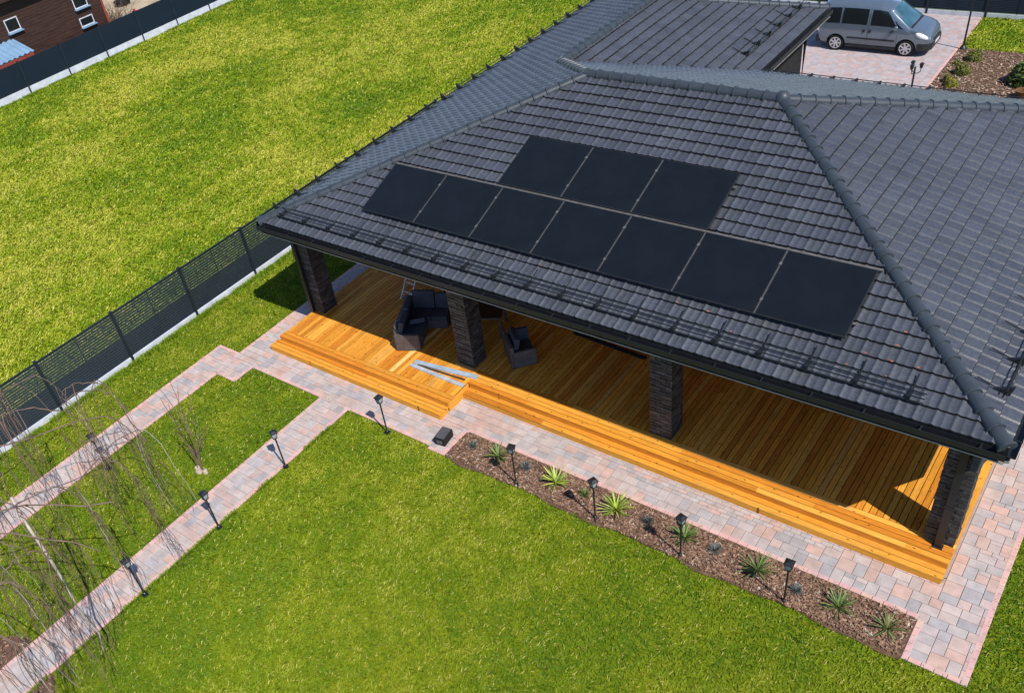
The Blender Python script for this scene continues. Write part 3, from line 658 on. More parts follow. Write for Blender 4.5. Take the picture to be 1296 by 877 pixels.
profile_bar('long blue-grey metal profile lying nearest the brick pillar on the sunny deck', (-13.0, .28), (-11.10, .53), .145, ZD + .003, M['plankblue'])
profile_bar('shorter pale metal profile lying in front of the blue-grey one', (-13.02, .13), (-11.22, .09), .115, ZD + .003, M['plankpale'])
mb = MB(); mb.box((0, 0, .012), (1.5, .05, .024)); o = mb.build('wooden_batten', M['deckx'], None); o.location = (-12.1, .255, ZD + .003); o.rotation_euler = (0, 0, .06)
tag(o, 'thin dark batten lying between the two metal profiles', 'batten')
o_me = o.data; a_ = o_me.attributes.new('col', 'FLOAT_COLOR', 'FACE'); a_.data.foreach_set('color', np.tile(np.array([.09, .05, .03, 1], np.float32), len(o_me.polygons)))
mb = MB(); mb.b2((-1.08, -.06, 0), (1.08, .06, .03)); mb.b2((-1.06, -.045, .03), (1.06, .045, .036)); o = mb.build('floor_bar', M['blackmatte'], None, bevel=.003); o.location = (-8.82, 3.18, ZD + .002); o.rotation_euler = (0, 0, -.06)
tag(o, 'long black bar lying on the shaded deck in the middle of the veranda', 'bar')

# corner sofa, local axes: x to the right along the back, y away from the camera
def cushion(c, d, rz=0, tilt=0., axis='x'):
    mb = MB(); mb.box((0, 0, 0), d); me = mb
    m_ = Matrix.Translation(c) @ Matrix.Rotation(rz, 4, 'Z') @ Matrix.Rotation(tilt, 4, 'X' if axis == 'x' else 'Y')
    mb.v = [tuple(m_ @ Vector(v)) for v in mb.v]
    return mb
sofa = thing('corner_sofa', 'dark wicker corner sofa with navy cushions on the deck left of the pillar', 'sofa', (-13.76, .42, ZD), R_(27))
mb = MB(); mb.b2((.0, .0, .02), (.68, .10, .52)); mb.build('armrest', M['wicker'], sofa, bevel=.012)
mb = MB(); mb.b2((.0, .10, .02), (.68, 1.70, .27)); mb.b2((.68, 1.0, .02), (1.25, 1.70, .27)); mb.build('base', M['wicker'], sofa, bevel=.012)
mb = MB(); mb.b2((-.02, .10, .27), (.09, 1.70, .66)); mb.b2((.09, 1.60, .27), (1.25, 1.70, .66)); mb.build('backrest', M['wicker'], sofa, bevel=.012)
for a, b in [((.10, .11, .27), (.70, 1.0, .40)), ((.10, 1.0, .27), (.78, 1.6, .40)), ((.79, 1.0, .27), (1.25, 1.6, .40))]:
    mb = MB(); mb.b2(a, b); mb.build('seat_cushion', M['cushion'], sofa, bevel=.035, smooth=60)
for c, d, rz, tl, ax in [((.17, .40, .62), (.14, .58, .48), 0, .28, 'y'), ((.17, 1.03, .66), (.15, .62, .50), 0, .25, 'y'), ((.55, 1.48, .68), (.62, .15, .50), 0, -.25, 'x'), ((1.06, 1.50, .62), (.38, .14, .44), 0, -.25, 'x')]:
    cushion(c, d, rz, tl, ax).build('back_cushion', M['cushion'], sofa, bevel=.04, smooth=60)
cushion((.50, .72, .50), (.42, .42, .13), .3, -.5).build('loose_cushion', M['cushion'], sofa, bevel=.04, smooth=60)
mb = MB(); mb.b2((.02, .105, .53), (.06, .34, .80)); mb.build('cushion_edge', M['cushionpale'], sofa, bevel=.012)
chair = thing('armchair', 'dark wicker armchair with its arm towards us, right of the pillar', 'armchair', (-10.47, 1.24, ZD), R_(49))
mb = MB(); mb.b2((.0, .0, .02), (.62, .09, .50)); mb.build('armrest', M['wicker'], chair, bevel=.012)
mb = MB(); mb.b2((.0, .80, .02), (.62, .89, .50)); mb.build('armrest', M['wicker'], chair, bevel=.012)
mb = MB(); mb.b2((-.03, .0, .02), (.06, .89, .68)); mb.build('backrest', M['wicker'], chair, bevel=.012)
mb = MB(); mb.b2((.06, .09, .05), (.60, .80, .26)); mb.build('base', M['wicker'], chair, bevel=.012)
mb = MB(); mb.b2((.08, .10, .26), (.61, .79, .39)); mb.build('seat_cushion', M['cushion'], chair, bevel=.035, smooth=60)
cushion((.17, .45, .58), (.14, .62, .42), 0, .22, 'y').build('back_cushion', M['cushion'], chair, bevel=.04, smooth=60)
cushion((.42, .72, .52), (.40, .13, .34), 0, -.2, 'x').build('loose_cushion', M['cushion'], chair, bevel=.04, smooth=60)
tb = thing('garden_table', 'dark rectangular garden table standing behind the pillar between sofa and armchair', 'table', (-12.12, 2.30, ZD), R_(27))
mb = MB(); mb.b2((-.55, -.45, .66), (.55, .45, .71)); mb.build('tabletop', M['wicker'], tb, bevel=.01)
mb = MB(); mb.b2((-.53, -.43, .711), (.53, .43, .718)); mb.build('glass', M['glassdark'], tb)
for sx in (-1, 1):
    for sy in (-1, 1): mb = MB(); mb.b2((sx * .5 - .035, sy * .4 - .035, 0), (sx * .5 + .035, sy * .4 + .035, .66)); mb.build('leg', M['wicker'], tb, bevel=.006)
# ladder against the back wall
lad = thing('ladder', 'silver aluminium ladder leaning behind the corner sofa', 'ladder', (-15.05, 2.35, ZD), R_(-4))
LU = Vector((0, 1.9, 2.85)).normalized()
for sx in (-.19, .19):
    mb = MB(); mb.obox(Vector((sx, 0, .03)) + LU * 1.65, (Vector((1, 0, 0)), LU.cross(Vector((1, 0, 0))) * -1, LU), (.035, .06, 3.3)); mb.build('rail', M['alu'], lad)
for k in range(11): mb = MB(); mb.obox(Vector((0, 0, .03)) + LU * (.25 + k * .28), (Vector((1, 0, 0)), Vector((0, 1, 0)), Vector((0, 0, 1))), (.35, .035, .03)); mb.build('rung', M['alu'], lad)
mb = MB(); mb.obox(Vector((.10, .0, .05)) + LU * 1.15, (Vector((1, 0, 0)), LU.cross(Vector((1, 0, 0))) * -1, LU), (.15, .03, .22)); mb.build('blue_plate', M['blue'], lad)

# ------------------------------------------------------------------ garden lamps
lampP = thing('garden_lamp', 'x', 'garden lamp', (0, 0, 0), 0, 'black garden lamps')
mb = MB(); mb.box((0, 0, .01), (.13, .13, .02)); mb.lathe([(.045, .02), (.04, .06), (.02, .08)], n=10); mb.build('base', M['black'], lampP, bevel=.004)
mb = MB(); mb.tube([(0, 0, .02), (0, 0, .98)], .0195, 10); mb.build('pole', M['black'], lampP, smooth=40)
mb = MB(); mb.box((0, 0, .985), (.11, .11, .02)); mb.box((0, 0, 1.155), (.175, .175, .012)); mb.box((0, 0, 1.176), (.16, .16, .03), top=(.35, .35))
for sx in (-1, 1):
    for sy in (-1, 1): mb.tube([(sx * .045, sy * .045, .99), (sx * .072, sy * .072, 1.15)], .009, 5)
hd = mb.build('lantern', M['black'], lampP)
mb = MB(); mb.box((0, 0, 1.07), (.08, .08, .155), top=(1.72, 1.72)); mb.build('glass', M['lanternglass'], hd)
for s_ in (1,):
    pass
lamps = [(-8.36, -1.80, 'first black garden lamp of the planting bed, nearest the dark box'), (-6.30, -1.80, 'black garden lamp in the bed between the two bright yellow-green yuccas'), (-4.33, -1.80, 'black garden lamp in the bed beside the dark green yucca, third from the dark box'),
         (-2.21, -1.81, 'black garden lamp in the bed nearest the outer paving corner'), (-12.15, -1.95, 'black garden lamp at the lawn edge opposite the deck steps'), (-13.60, -4.14, 'black garden lamp on the narrow path, nearest the path junction'),
         (-13.56, -6.36, 'black garden lamp on the narrow path, middle of its three'), (-13.53, -8.54, 'black garden lamp on the narrow path, partly behind hanging twigs'), (-17.75, -6.55, 'black garden lamp on the far path beside the slatted fence, hidden by twigs')]
for i, (x, y, lb) in enumerate(lamps):
    if i == 0: lampP.location = (x, y, 0); lampP.rotation_euler = (0, 0, .2); lampP['label'] = lb
    else: copy_thing(lampP, (x, y, 0 if i < 4 or i > 4 else 0), random.uniform(-.5, .5), lb)
# three-armed and tall lamps by the driveway
tl = thing('lamp_post', 'black three-armed lamp post at the edge of the driveway', 'lamp post', (-6.40, 19.0, 0))
mb = MB(); mb.lathe([(.10, 0), (.09, .05), (.045, .12), (.032, .3), (.03, 1.75)], n=12); mb.build('pole', M['black'], tl, smooth=40)
for k in range(3):
    a = k * 2.094 + .2; ca, sa = math.cos(a), math.sin(a); P = lambda r, z: (r * ca, r * sa, z)
    mb = MB(); mb.tube([P(0, 1.55), P(.09, 1.54), P(.17, 1.6), P(.18, 1.72)], .014, 6); ar = mb.build('arm', M['black'], tl)
    mb = MB(); mb.box((*P(.18, 1.0)[:2], 1.79), (.07, .07, .13), top=(1.5, 1.5)); mb.box((*P(.18, 1)[:2], 1.88), (.14, .14, .05), top=(.3, .3)); mb.build('lantern', M['black'], ar)
t2 = thing('lamp_post', 'tall single black lamp post between driveway and rear lawn', 'lamp post', (-6.3, 25.35, 0))
mb = MB(); mb.lathe([(.14, 0), (.12, .06), (.045, .14), (.035, .4), (.03, 2.0)], n=12); mb.build('pole', M['black'], t2, smooth=40)
mb = MB(); mb.box((0, 0, 2.0), (.16, .16, .03)); mb.box((0, 0, 2.34), (.26, .26, .10), top=(.3, .3))
for sx in (-1, 1):
    for sy in (-1, 1): mb.tube([(sx * .07, sy * .07, 2.0), (sx * .12, sy * .12, 2.3)], .012, 5)
h2 = mb.build('lantern', M['black'], t2); mb = MB(); mb.box((0, 0, 2.15), (.12, .12, .27), top=(1.7, 1.7)); mb.build('glass', M['lanternglass'], h2)
# small dark box on the paving
bx = thing('speaker_box', 'small black box with a glossy lid standing on the paving by the bed corner', 'box', (-10.70, -1.47, .003), R_(98))
mb = MB(); mb.b2((-.21, -.14, 0), (.21, .14, .22)); mb.build('body', M['blackmatte'], bx, bevel=.012)
mb = MB(); mb.b2((-.19, -.12, .22), (.19, .12, .232))
for k in range(5): mb.b2((-.13 + k * .06, -.09, .232), (-.105 + k * .06, .09, .237))
mb.build('lid', M['boxgrey'], bx, bevel=.002)
mb = MB(); mb.b2((-.218, -.08, .06), (-.211, .08, .16)); mb.build('front_plate', M['boxgrey'], bx)

# ------------------------------------------------------------------ planting
def rosette(name, loc, n, L, wd, cols, label, cat, group, lo=.05, hi=1.35, curl=.5, seed=0):
    rnd = random.Random(seed); mb = MB()
    for i in range(n):
        a = i * 2.39996 + rnd.uniform(-.3, .3); el = lo + (hi - lo) * (i / n) ** .8 + rnd.uniform(-.1, .1); l = L * rnd.uniform(.75, 1.1); pts = []
        for t in (0, .3, .6, .85, 1.):
            e = el - curl * t * t * .6; r = .02 + l * t * math.cos(e); z = .03 + l * t * math.sin(el) * (1 - .25 * t * curl)
            pts.append((r * math.cos(a), r * math.sin(a), max(z, .012)))
        ws = [wd * .7, wd, wd * .85, wd * .5, .002]; px, py = -math.sin(a), math.cos(a); vs = []
        for p, w_ in zip(pts, ws): vs += [(p[0] - px * w_ / 2, p[1] - py * w_ / 2, p[2] + w_ * .15), (p[0], p[1], p[2]), (p[0] + px * w_ / 2, p[1] + py * w_ / 2, p[2] + w_ * .15)]
        c = rnd.choice(cols); g = rnd.uniform(.8, 1.2); c = tuple(q * g for q in c)
        mb.add(vs, [(3 * k + j, 3 * k + j + 1, 3 * k + j + 4, 3 * k + j + 3) for k in range(4) for j in (0, 1)], c)
    o = mb.build(name, M['leaf'], None, fix=False); o.location = loc; o.rotation_euler = (0, 0, rnd.uniform(0, 6))
    return tag(o, label, cat, group)
YB_ = [(.30, .36, .045), (.36, .40, .075), (.24, .32, .04), (.42, .44, .13), (.16, .25, .03)]
YD = [(.085, .135, .03), (.12, .18, .04), (.07, .11, .03), (.20, .24, .07)]
GR = [(.10, .12, .115), (.13, .15, .14), (.075, .09, .09), (.16, .17, .15)]
G1, G2 = 'yuccas in the planting bed', 'small grey tufts in the planting bed'
yuc = [(-9.19, -1.32, 38, .33, .030, YD, 'dark green yucca at the dark-box end of the bed'), (-7.58, -1.36, 40, .40, .036, YB_, 'bright yellow-green yucca between the first and second lamps of the bed'),
       (-6.02, -1.40, 42, .42, .038, YB_, 'bright yellow-green yucca between the second and third lamps of the bed'), (-4.45, -1.36, 36, .36, .030, YD, 'dark green yucca behind the third lamp of the bed'),
       (-2.9, -1.40, 36, .40, .026, YD, 'thin-leaved green yucca beside the fourth lamp, towards the third'), (-1.33, -1.45, 38, .38, .026, YD, 'thin-leaved green yucca between the last lamp and the bed\'s end')]
for i, (x, y, n, L, wd, cs, lb) in enumerate(yuc): rosette('yucca_plant', (x, y, 0), n, L, wd, cs, lb, 'yucca', G1, seed=i + 1)
o = rosette('yucca_plant', (-.46, -1.46, 0), 26, .34, .026, YD + [(.2, .14, .04)], 'small green yucca with withered leaves at the end of the bed', 'yucca', G1, seed=40)
tuf = [(-9.92, -1.33, .16, GR, 'grey tuft nearest the dark-box end of the bed'), (-8.40, -1.31, .21, GR, 'larger grey-green tuft just right of the first bed lamp'), (-6.82, -1.36, .15, YD, 'small green tuft between two bright yuccas, left of the second lamp'),
       (-5.28, -1.37, .17, [(.05, .055, .055), (.08, .085, .085), (.12, .12, .11)], 'dark grey tuft right of the bright yucca nearest the third lamp'), (-3.79, -1.36, .17, GR, 'blue-grey tuft between the third lamp and the thin-leaved yucca'), (-2.10, -1.48, .15, GR, 'blue-grey tuft right of the last bed lamp')]
for i, (x, y, L, cs, lb) in enumerate(tuf): rosette('tuft_plant', (x, y, 0), 90, L, .010, cs, lb, 'plant', G2, lo=.1, hi=1.5, curl=.2, seed=20 + i)
def shrub(loc, r, h, n, cols, label, seed, group=None, leaf=.035, lumps=9):
    rng = np.random.default_rng(seed); a = rng.normal(size=(n, 3)); a /= np.linalg.norm(a, axis=1)[:, None]; a[:, 2] = np.abs(a[:, 2])
    rad = rng.uniform(.55, 1.05, n) ** .5; lum = np.zeros(n); cs_ = rng.normal(size=(lumps, 3)); cs_ /= np.linalg.norm(cs_, axis=1)[:, None]
    for c in cs_: lum = np.maximum(lum, np.clip((a @ c - .55) * 2.0, 0, 1))
    P = a * (rad * (.72 + .32 * lum))[:, None] * np.array([r, r, h]); d1 = rng.normal(size=(n, 3)); d1 /= np.linalg.norm(d1, axis=1)[:, None]; d2 = np.cross(d1, a + rng.normal(0, .4, (n, 3))); d2 /= np.linalg.norm(d2, axis=1)[:, None] + 1e-6
    V = np.stack([P - d1 * leaf, P + d2 * leaf * .45, P + d1 * leaf, P - d2 * leaf * .45], 1); V[..., 2] = np.maximum(V[..., 2], .0)
    c = np.array(cols)[rng.integers(0, len(cols), n)] * rng.uniform(.7, 1.25, (n, 1))
    o = np_mesh('round_shrub', V.reshape(-1, 3), np.arange(4 * n).reshape(n, 4), c, M['leaf'], kind=False); o.location = loc
    return tag(o, label, 'shrub', group)
SG = [(.10, .13, .02), (.16, .17, .03), (.22, .20, .03), (.07, .09, .02)]
shrub((-5.69, 24.45, 0), .30, .40, 1500, SG, 'round clipped shrub nearest the rear lawn', 1, 'shrubs in the rear mulch bed'); shrub((-5.72, 23.1, 0), .31, .42, 1500, SG, 'round clipped shrub in the middle of the rear mulch bed', 2, 'shrubs in the rear mulch bed')
shrub((-5.75, 21.95, 0), .28, .32, 1200, [(.20, .20, .03), (.28, .24, .03), (.12, .14, .02)], 'yellowish low shrub just above the back gutter', 3, 'shrubs in the rear mulch bed'); shrub((-6.12, 23.85, 0), .14, .22, 400, SG, 'smallest tuft of a shrub beside the driveway edge', 4, 'shrubs in the rear mulch bed')
shrub((-6.02, 22.25, 0), .15, .3, 400, SG, 'small upright shrub touching the yellowish low one', 6, 'shrubs in the rear mulch bed')
shrub((-3.45, 22.9, 0), .78, 1.1, 3400, [(.04, .075, .015), (.07, .11, .02), (.13, .17, .03), (.03, .05, .015)], 'large loose green bush at the right edge of the rear bed', 5, leaf=.09)
mb = MB(); mb.lathe([(0, 0), (.20, 0), (.30, .34), (.32, .36), (.27, .36), (.22, .1), (0, .1)], n=20); o = mb.build('plant_pot', M['pot'], None, smooth=40); o.location = (-3.5, 21.6, -.0); o.scale = (.75, .75, .75); tag(o, 'round brown pot in front of the large bush', 'pot')
mb = MB(); mb.lathe([(.0, .12), (.10, .12), (.15, .08), (.15, .02), (.10, 0), (0, 0)], n=18); mb.tube([(.12, 0, .05), (.3, .05, .04), (.42, -.1, .04), (.6, -.05, .04)], .03, 6); o = mb.build('hose_reel', M['teal'], None, smooth=40); o.location = (-3.85, 20.75, .01); tag(o, 'small teal coil lying by the brown pot', 'hose')

# bare sapling beside the path
sap = thing('sapling', 'bare young sapling with thin stems rising from a small stump on the grass', 'sapling', (-15.48, -5.37, 0))
mb = MB(); mb.lathe([(.10, -.03), (.085, .08), (.075, .14), (.0, .15)], n=10); mb.lathe([(.07, -.03), (.06, .07), (.0, .08)], (.17, .06, 0), n=9); mb.build('stump', M['stump'], sap, smooth=50)
mb = MB(); rnd = random.Random(5)
for k in range(5):
    p = Vector((rnd.uniform(-.06, .18), rnd.uniform(-.05, .08), .1)); pts = [p]; d = Vector((rnd.uniform(-.10, .06), rnd.uniform(-.10, .10), 1))
    for s in range(7): d += Vector((rnd.uniform(-.09, .09), rnd.uniform(-.09, .09), 0)); p = p + d.normalized() * rnd.uniform(.28, .42); pts.append(p)
    mb.tube(pts, [.012 * (1 - i / 8.5) + .003 for i in range(len(pts))], 5)
    for s in (3, 4, 5):
        q = pts[s]; e = q + Vector((rnd.uniform(-.3, .3), rnd.uniform(-.3, .3), rnd.uniform(.1, .45))); mb.tube([q, (q + e) / 2 + Vector((0, 0, .03)), e], [.007, .006, .003], 4)
mb.build('stem', M['bark'], sap, fix=False)
tw = MB(); rnd = random.Random(3); 
for k in range(9):
    a = rnd.uniform(0, 6.28); tw.tube([(0, 0, 0), (.25 * math.cos(a), .25 * math.sin(a), rnd.uniform(.2, .5)), (.5 * math.cos(a), .5 * math.sin(a), rnd.uniform(.35, .9))], [.012, .008, .003], 4)
o = tw.build('bare_shrub', M['bark'], None, fix=False); o.location = (-16.0, -5.0, -.02); tag(o, 'small dark leafless shrub beside the sapling', 'shrub')

# weeping tree at the lower left corner: trunk outside the picture, limbs arching in, hanging twigs
TB = Vector((-16.6, -12.9, 0))
tree = thing('weeping_tree', 'leafless weeping tree whose thin twigs hang over fence and paths at the left', 'tree', tuple(TB))
mb = MB(); mb.tube([TB + Vector((0, 0, -.05)), TB + Vector((.05, .1, 1.2)), TB + Vector((-.05, .2, 2.6)), TB + Vector((.05, .5, 4.2))], [.2, .16, .13, .10], 14); mb.build('trunk', M['barktrunk'], tree, tuple(TB), smooth=50)
rnd = random.Random(17); limbs = MB(); twigs = MB()
def curve(a, b, sag, n=8, wob=.06):
    pts = []
    for i in range(n + 1):
        t = i / n; p = a.lerp(b, t) + Vector((0, 0, sag * 4 * t * (1 - t)))
        if 0 < i < n: p += Vector((rnd.uniform(-wob, wob), rnd.uniform(-wob, wob), rnd.uniform(-wob, wob)))
        pts.append(p)
    return pts
def hang(p, d, L, r, mbx, n=13, g=.5, mi=0):
    """a twig that leaves p along d, arches over and hangs down"""
    pts = [p.copy()]; d = d.copy().normalized(); st = L / n
    bx, by = rnd.uniform(-.1, .1), rnd.uniform(-.1, .1)
    for i in range(n):
        d = (d + Vector((rnd.uniform(-.17, .17) + bx * .5, rnd.uniform(-.17, .17) + by * .5, -g))).normalized(); p = p + d * st; pts.append(p.copy())
    pts = [q for q in pts if q.z > .15]
    if len(pts) < 3: return pts
    mbx.tube(pts, [r * (1 - .7 * i / len(pts)) for i in range(len(pts))], 5, cap=False, mi=mi); return pts
ends = [(-13.5, -9.7, 4.0), (-13.3, -8.7, 3.6), (-12.4, -9.9, 3.6), (-12.7, -8.4, 3.3), (-12.5, -10.8, 3.6), (-11.8, -10.5, 3.2), (-12.2, -9.2, 3.0), (-14.4, -6.7, 3.0), (-16.4, -6.3, 3.3), (-17.6, -7.0, 3.5), (-15.5, -7.6, 3.8),
        (-14.4, -7.9, 3.6), (-12.7, -10.3, 4.0), (-13.1, -7.6, 2.8), (-14.3, -9.4, 4.2), (-11.6, -11.2, 3.0), (-12.1, -11.4, 3.8), (-17.0, -8.0, 3.9), (-18.3, -8.6, 3.4), (-15.9, -8.7, 4.2), (-16.3, -7.2, 3.5), (-15.2, -6.9, 3.2), (-18.9, -9.5, 3.1)]
main = []
for ei, e in enumerate(ends):
    E_ = Vector(e)
    if ei % 3 == 0:
        s0 = TB + Vector((rnd.uniform(-.1, .1), rnd.uniform(.2, .5), rnd.uniform(3.2, 4.2))); pts = curve(s0, E_, rnd.uniform(.35, .7), 12, .07); rr = .026
    else:
        s0 = min((p for pt in main for p in pt[5:]), key=lambda p: (p - E_).length); pts = curve(s0, E_, rnd.uniform(.1, .3), 12, .04); rr = .014
    main.append(pts); twigs.tube(pts, [rr * (1 - .6 * i / 13) for i in range(13)], 6, cap=False)
    for k in range(5):
        i = rnd.choice([5, 7, 9, 10, 11, 12, 12, 12]); p = pts[i]; a = rnd.uniform(0, 6.28); d = Vector((math.cos(a) * .8, math.sin(a) * .8, rnd.uniform(-.9, .1)))
        tp = hang(p, d, rnd.uniform(1.8, 3.8), rnd.uniform(.006, .012), twigs, g=.85, mi=0 if rnd.random() < .87 else 1)
        for q in range(3):
            if len(tp) > 5:
                jx = rnd.randrange(2, len(tp) - 1); a = rnd.uniform(0, 6.28); hang(tp[jx], Vector((math.cos(a) * .7, math.sin(a) * .7, -.8)), rnd.uniform(.5, 1.6), rnd.uniform(.005, .008), twigs, 8, .7)
# one stout pale branch hanging over the narrow path
limbs.tube([(-13.9, -9.6, 3.9), (-13.35, -9.75, 3.5), (-13.1, -9.8, 2.9), (-12.95, -9.85, 2.2), (-12.85, -9.95, 1.5), (-12.7, -9.9, .9), (-12.75, -10.0, .4)], [.028, .027, .026, .024, .021, .017, .01], 7, cap=False)
lm = limbs.build('branch', M['barkpale'], tree, tuple(TB), fix=False)
twigs.build('twig', [M['bark'], M['barkpale']], tree, tuple(TB), fix=False)

# ------------------------------------------------------------------ fences
def fence(name, label, x, ys, ztop, base_h, slats, side_x=True, y=None, xs=None):
    run = ys if side_x else xs; o0 = (x, run[0], 0) if side_x else (run[0], y, 0); t = thing(name, label, 'fence', o0)
    def B(mb, a0, a1, t0, t1, z0, z1):
        if side_x: mb.b2((x + t0, a0, z0), (x + t1, a1, z1))
        else: mb.b2((a0, y + t0, z0), (a1, y + t1, z1))
    for p in run:
        mb = MB(); B(mb, p - .04, p + .04, -.045, .045, -.03, ztop + .03); B(mb, p - .048, p + .048, -.053, .053, ztop + .03, ztop + .045); mb.build('post', M['fence'], t, o0)
    for p, q in zip(run[:-1], run[1:]):
        mb = MB(); B(mb, p + .042, q - .042, -.035, .035, -.04, base_h); mb.build('plinth', M['concrete'], t, o0, bevel=.006)
        mb = MB(); z = base_h + .03
        if slats:
            while z < ztop - .03:
                h_ = min(slats[0], ztop - z); pr = [(.014, 0), (-.008, h_), (-.014, h_ - .003), (.008, -.003)]
                mb.extrude([(a_, z + b_) for a_, b_ in pr], (x, p + .04, 0) if side_x else (p + .04, y, 0), (x, q - .04, 0) if side_x else (q - .04, y, 0), (1, 0, 0) if side_x else (0, -1, 0)); z += slats[1]
            B(mb, p + .04, q - .04, -.022, .022, ztop - .03, ztop + .005)
            B(mb, (p + q) / 2 - .015, (p + q) / 2 + .015, -.02, -.012, base_h, ztop)
            mb.build('slat_panel', M['fence'], t, o0, fix=False)
        else:
            B(mb, p + .01, q - .01, -.015, .015, base_h + .01, ztop); mb.build('sheet_panel', M['fencepanel'], t, o0)
    return t
fence('slatted_fence', 'dark horizontally slatted fence on a pale plinth between the two lawns', -21.08, [1.69 + 2.5 * i for i in range(-6, 5)], 1.70, .13, (.052, .082))
fence('sheet_fence', 'dark blue-grey solid sheet fence on a pale plinth below the brown house', -46.5, [8.73 + 2.5 * i for i in range(-3, 13)], 1.62, .34, None)
fence('slatted_fence', 'dark slatted fence with a pale plinth behind the parked van', 0, None, 1.75, .17, (.056, .064), side_x=False, y=28.8, xs=[-17.4 + 2.2 * i for i in range(0, 11)])

# ------------------------------------------------------------------ brown neighbour house and its yard
nb = thing('timber_house', 'brown timber-clad neighbour house with small white windows behind the sheet fence', 'house', (-52, 9, 0)); NO = (-52, 9, 0)
XN = -49.0
mb = MB(); mb.b2((-57, -4, -.03), (XN, 16.0, 4.2)); mb.build('wall', M['housewood'], nb, NO)
mb = MB()
for z in np.arange(.1, 4.2, .16): mb.b2((XN - .002, -4, z), (XN + .018, 16.0, z + .148))
mb.build('cladding', M['housewood'], nb, NO, fix=False)
mb = MB(); mb.b2((XN + .022, 15.9, 0), (XN + .05, 16.03, 4.2)); mb.build('corner_board', M['reddish'], nb, NO)
mb = MB(); mb.add([(XN + .55, -5, 3.95), (XN + .55, 16.4, 3.95), (-53, 16.4, 5.6), (-53, -5, 5.6), (XN + .55, -5, 4.05), (XN + .55, 16.4, 4.05), (-53, 16.4, 5.7), (-53, -5, 5.7)], [(0, 3, 2, 1), (4, 5, 6, 7), (0, 1, 5, 4), (1, 2, 6, 5), (2, 3, 7, 6), (3, 0, 4, 7)]); 
mb.add([(-57.5, -5, 3.95), (-57.5, 16.4, 3.95), (-53, 16.4, 5.6), (-53, -5, 5.6), (-57.5, -5, 4.05), (-57.5, 16.4, 4.05), (-53, 16.4, 5.7), (-53, -5, 5.7)], [(0, 3, 2, 1), (4, 5, 6, 7), (0, 1, 5, 4), (1, 2, 6, 5), (2, 3, 7, 6), (3, 0, 4, 7)])
mb.build('roof', M['housewood'], nb, NO)
for ya, yb, za, zb in [(10.08, 10.86, 2.38, 3.05), (14.22, 15.10, 1.25, 1.72), (14.24, 15.10, 2.22, 2.95)]:
    mb = MB(); xf = XN + .05
    mb.b2((XN + .02, ya, za), (xf, ya + .05, zb)); mb.b2((XN + .02, yb - .05, za), (xf, yb, zb)); mb.b2((XN + .02, ya + .05, zb - .05), (xf, yb - .05, zb)); mb.b2((XN + .02, ya + .05, za), (xf, yb - .05, za + .05))
    f = mb.build('window', M['white'], nb, NO)
    mb = MB(); mb.b2((XN + .02, ya + .05, za + .05), (XN + .032, yb - .05, zb - .05)); mb.build('pane', M['glassdark'], f, NO)
    mb = MB(); mb.b2((XN + .02, ya - .06, za - .06), (XN + .2, yb + .06, za - .01)); mb.build('sill', M['bluesteel'], f, NO)
shed = thing('shed', 'low shed with a blue corrugated roof and red edge behind the sheet fence', 'shed', (-48.1, 8.5, 0)); SO = (-48.1, 8.5, 0)
mb = MB(); mb.b2((-48.9, 4, 0), (-47.45, 9.85, 1.55)); mb.build('wall', M['reddish'], shed, SO)
mb = MB(); ny = 120; vs = []
for i in range(ny + 1):
    y = 3.9 + (10.15 - 3.9) * i / ny; dz = .035 * math.sin(i * 2 * math.pi / 6)
    vs += [(-48.95, y, 2.10 + dz), (-47.15, y, 1.66 + dz), (-48.95, y, 2.085 + dz), (-47.15, y, 1.645 + dz)]
mb.add(vs, [(4 * i, 4 * i + 1, 4 * i + 5, 4 * i + 4) for i in range(ny)] + [(4 * i + 2, 4 * i + 6, 4 * i + 7, 4 * i + 3) for i in range(ny)] + [(4 * i + 1, 4 * i + 3, 4 * i + 7, 4 * i + 5) for i in range(ny)])
mb.build('roof', M['bluesteel'], shed, SO, smooth=60, fix=False)
mb = MB(); mb.b2((-47.22, 3.95, 1.42), (-47.18, 10.1, 1.62)); mb.build('fascia', M['reddish'], shed, SO)
bb = MB(); rnd = random.Random(9)
for k in range(150):
    a = rnd.uniform(0, 6.28); el = rnd.uniform(.5, 1.5); L = rnd.uniform(.6, 1.6); p = Vector((rnd.uniform(-.6, .6), rnd.uniform(-1.0, 1.0), 0)); d = Vector((math.cos(a) * math.cos(el), math.sin(a) * math.cos(el), math.sin(el)))
    bb.tube([p, p + d * L * .5 + Vector((0, 0, .1)), p + d * L], [.016, .012, .005], 4)
o = bb.build('bare_bush', M['bark'], None, fix=False); o.location = (-51.6, 17.6, -.03); tag(o, 'brown leafless bush at the corner of the timber house', 'bush')
def rock(loc, s, seed, label):
    bm = bmesh.new(); bmesh.ops.create_icosphere(bm, subdivisions=2, radius=1); r = random.Random(seed)
    for v in bm.verts: v.co *= r.uniform(.82, 1.12); v.co = Vector((v.co.x * s[0], v.co.y * s[1], max(v.co.z * s[2], -s[2] * .4)))
    me = bpy.data.meshes.new('white_stone'); bm.to_mesh(me); bm.free(); me.materials.append(M['stone']); o = bpy.data.objects.new('white_stone', me); COL.objects.link(o); o.location = loc
    return tag(o, label, 'stone', 'white stones in the neighbour yard')
rock((-49.2, 17.0, .25), (.34, .42, .3), 1, 'white stone nearest the timber house corner'); rock((-49.3, 17.9, .25), (.3, .4, .35), 2, 'larger white stone beside the red can'); rock((-48.6, 18.5, .1), (.22, .3, .2), 3, 'low white stone close to the sheet fence')
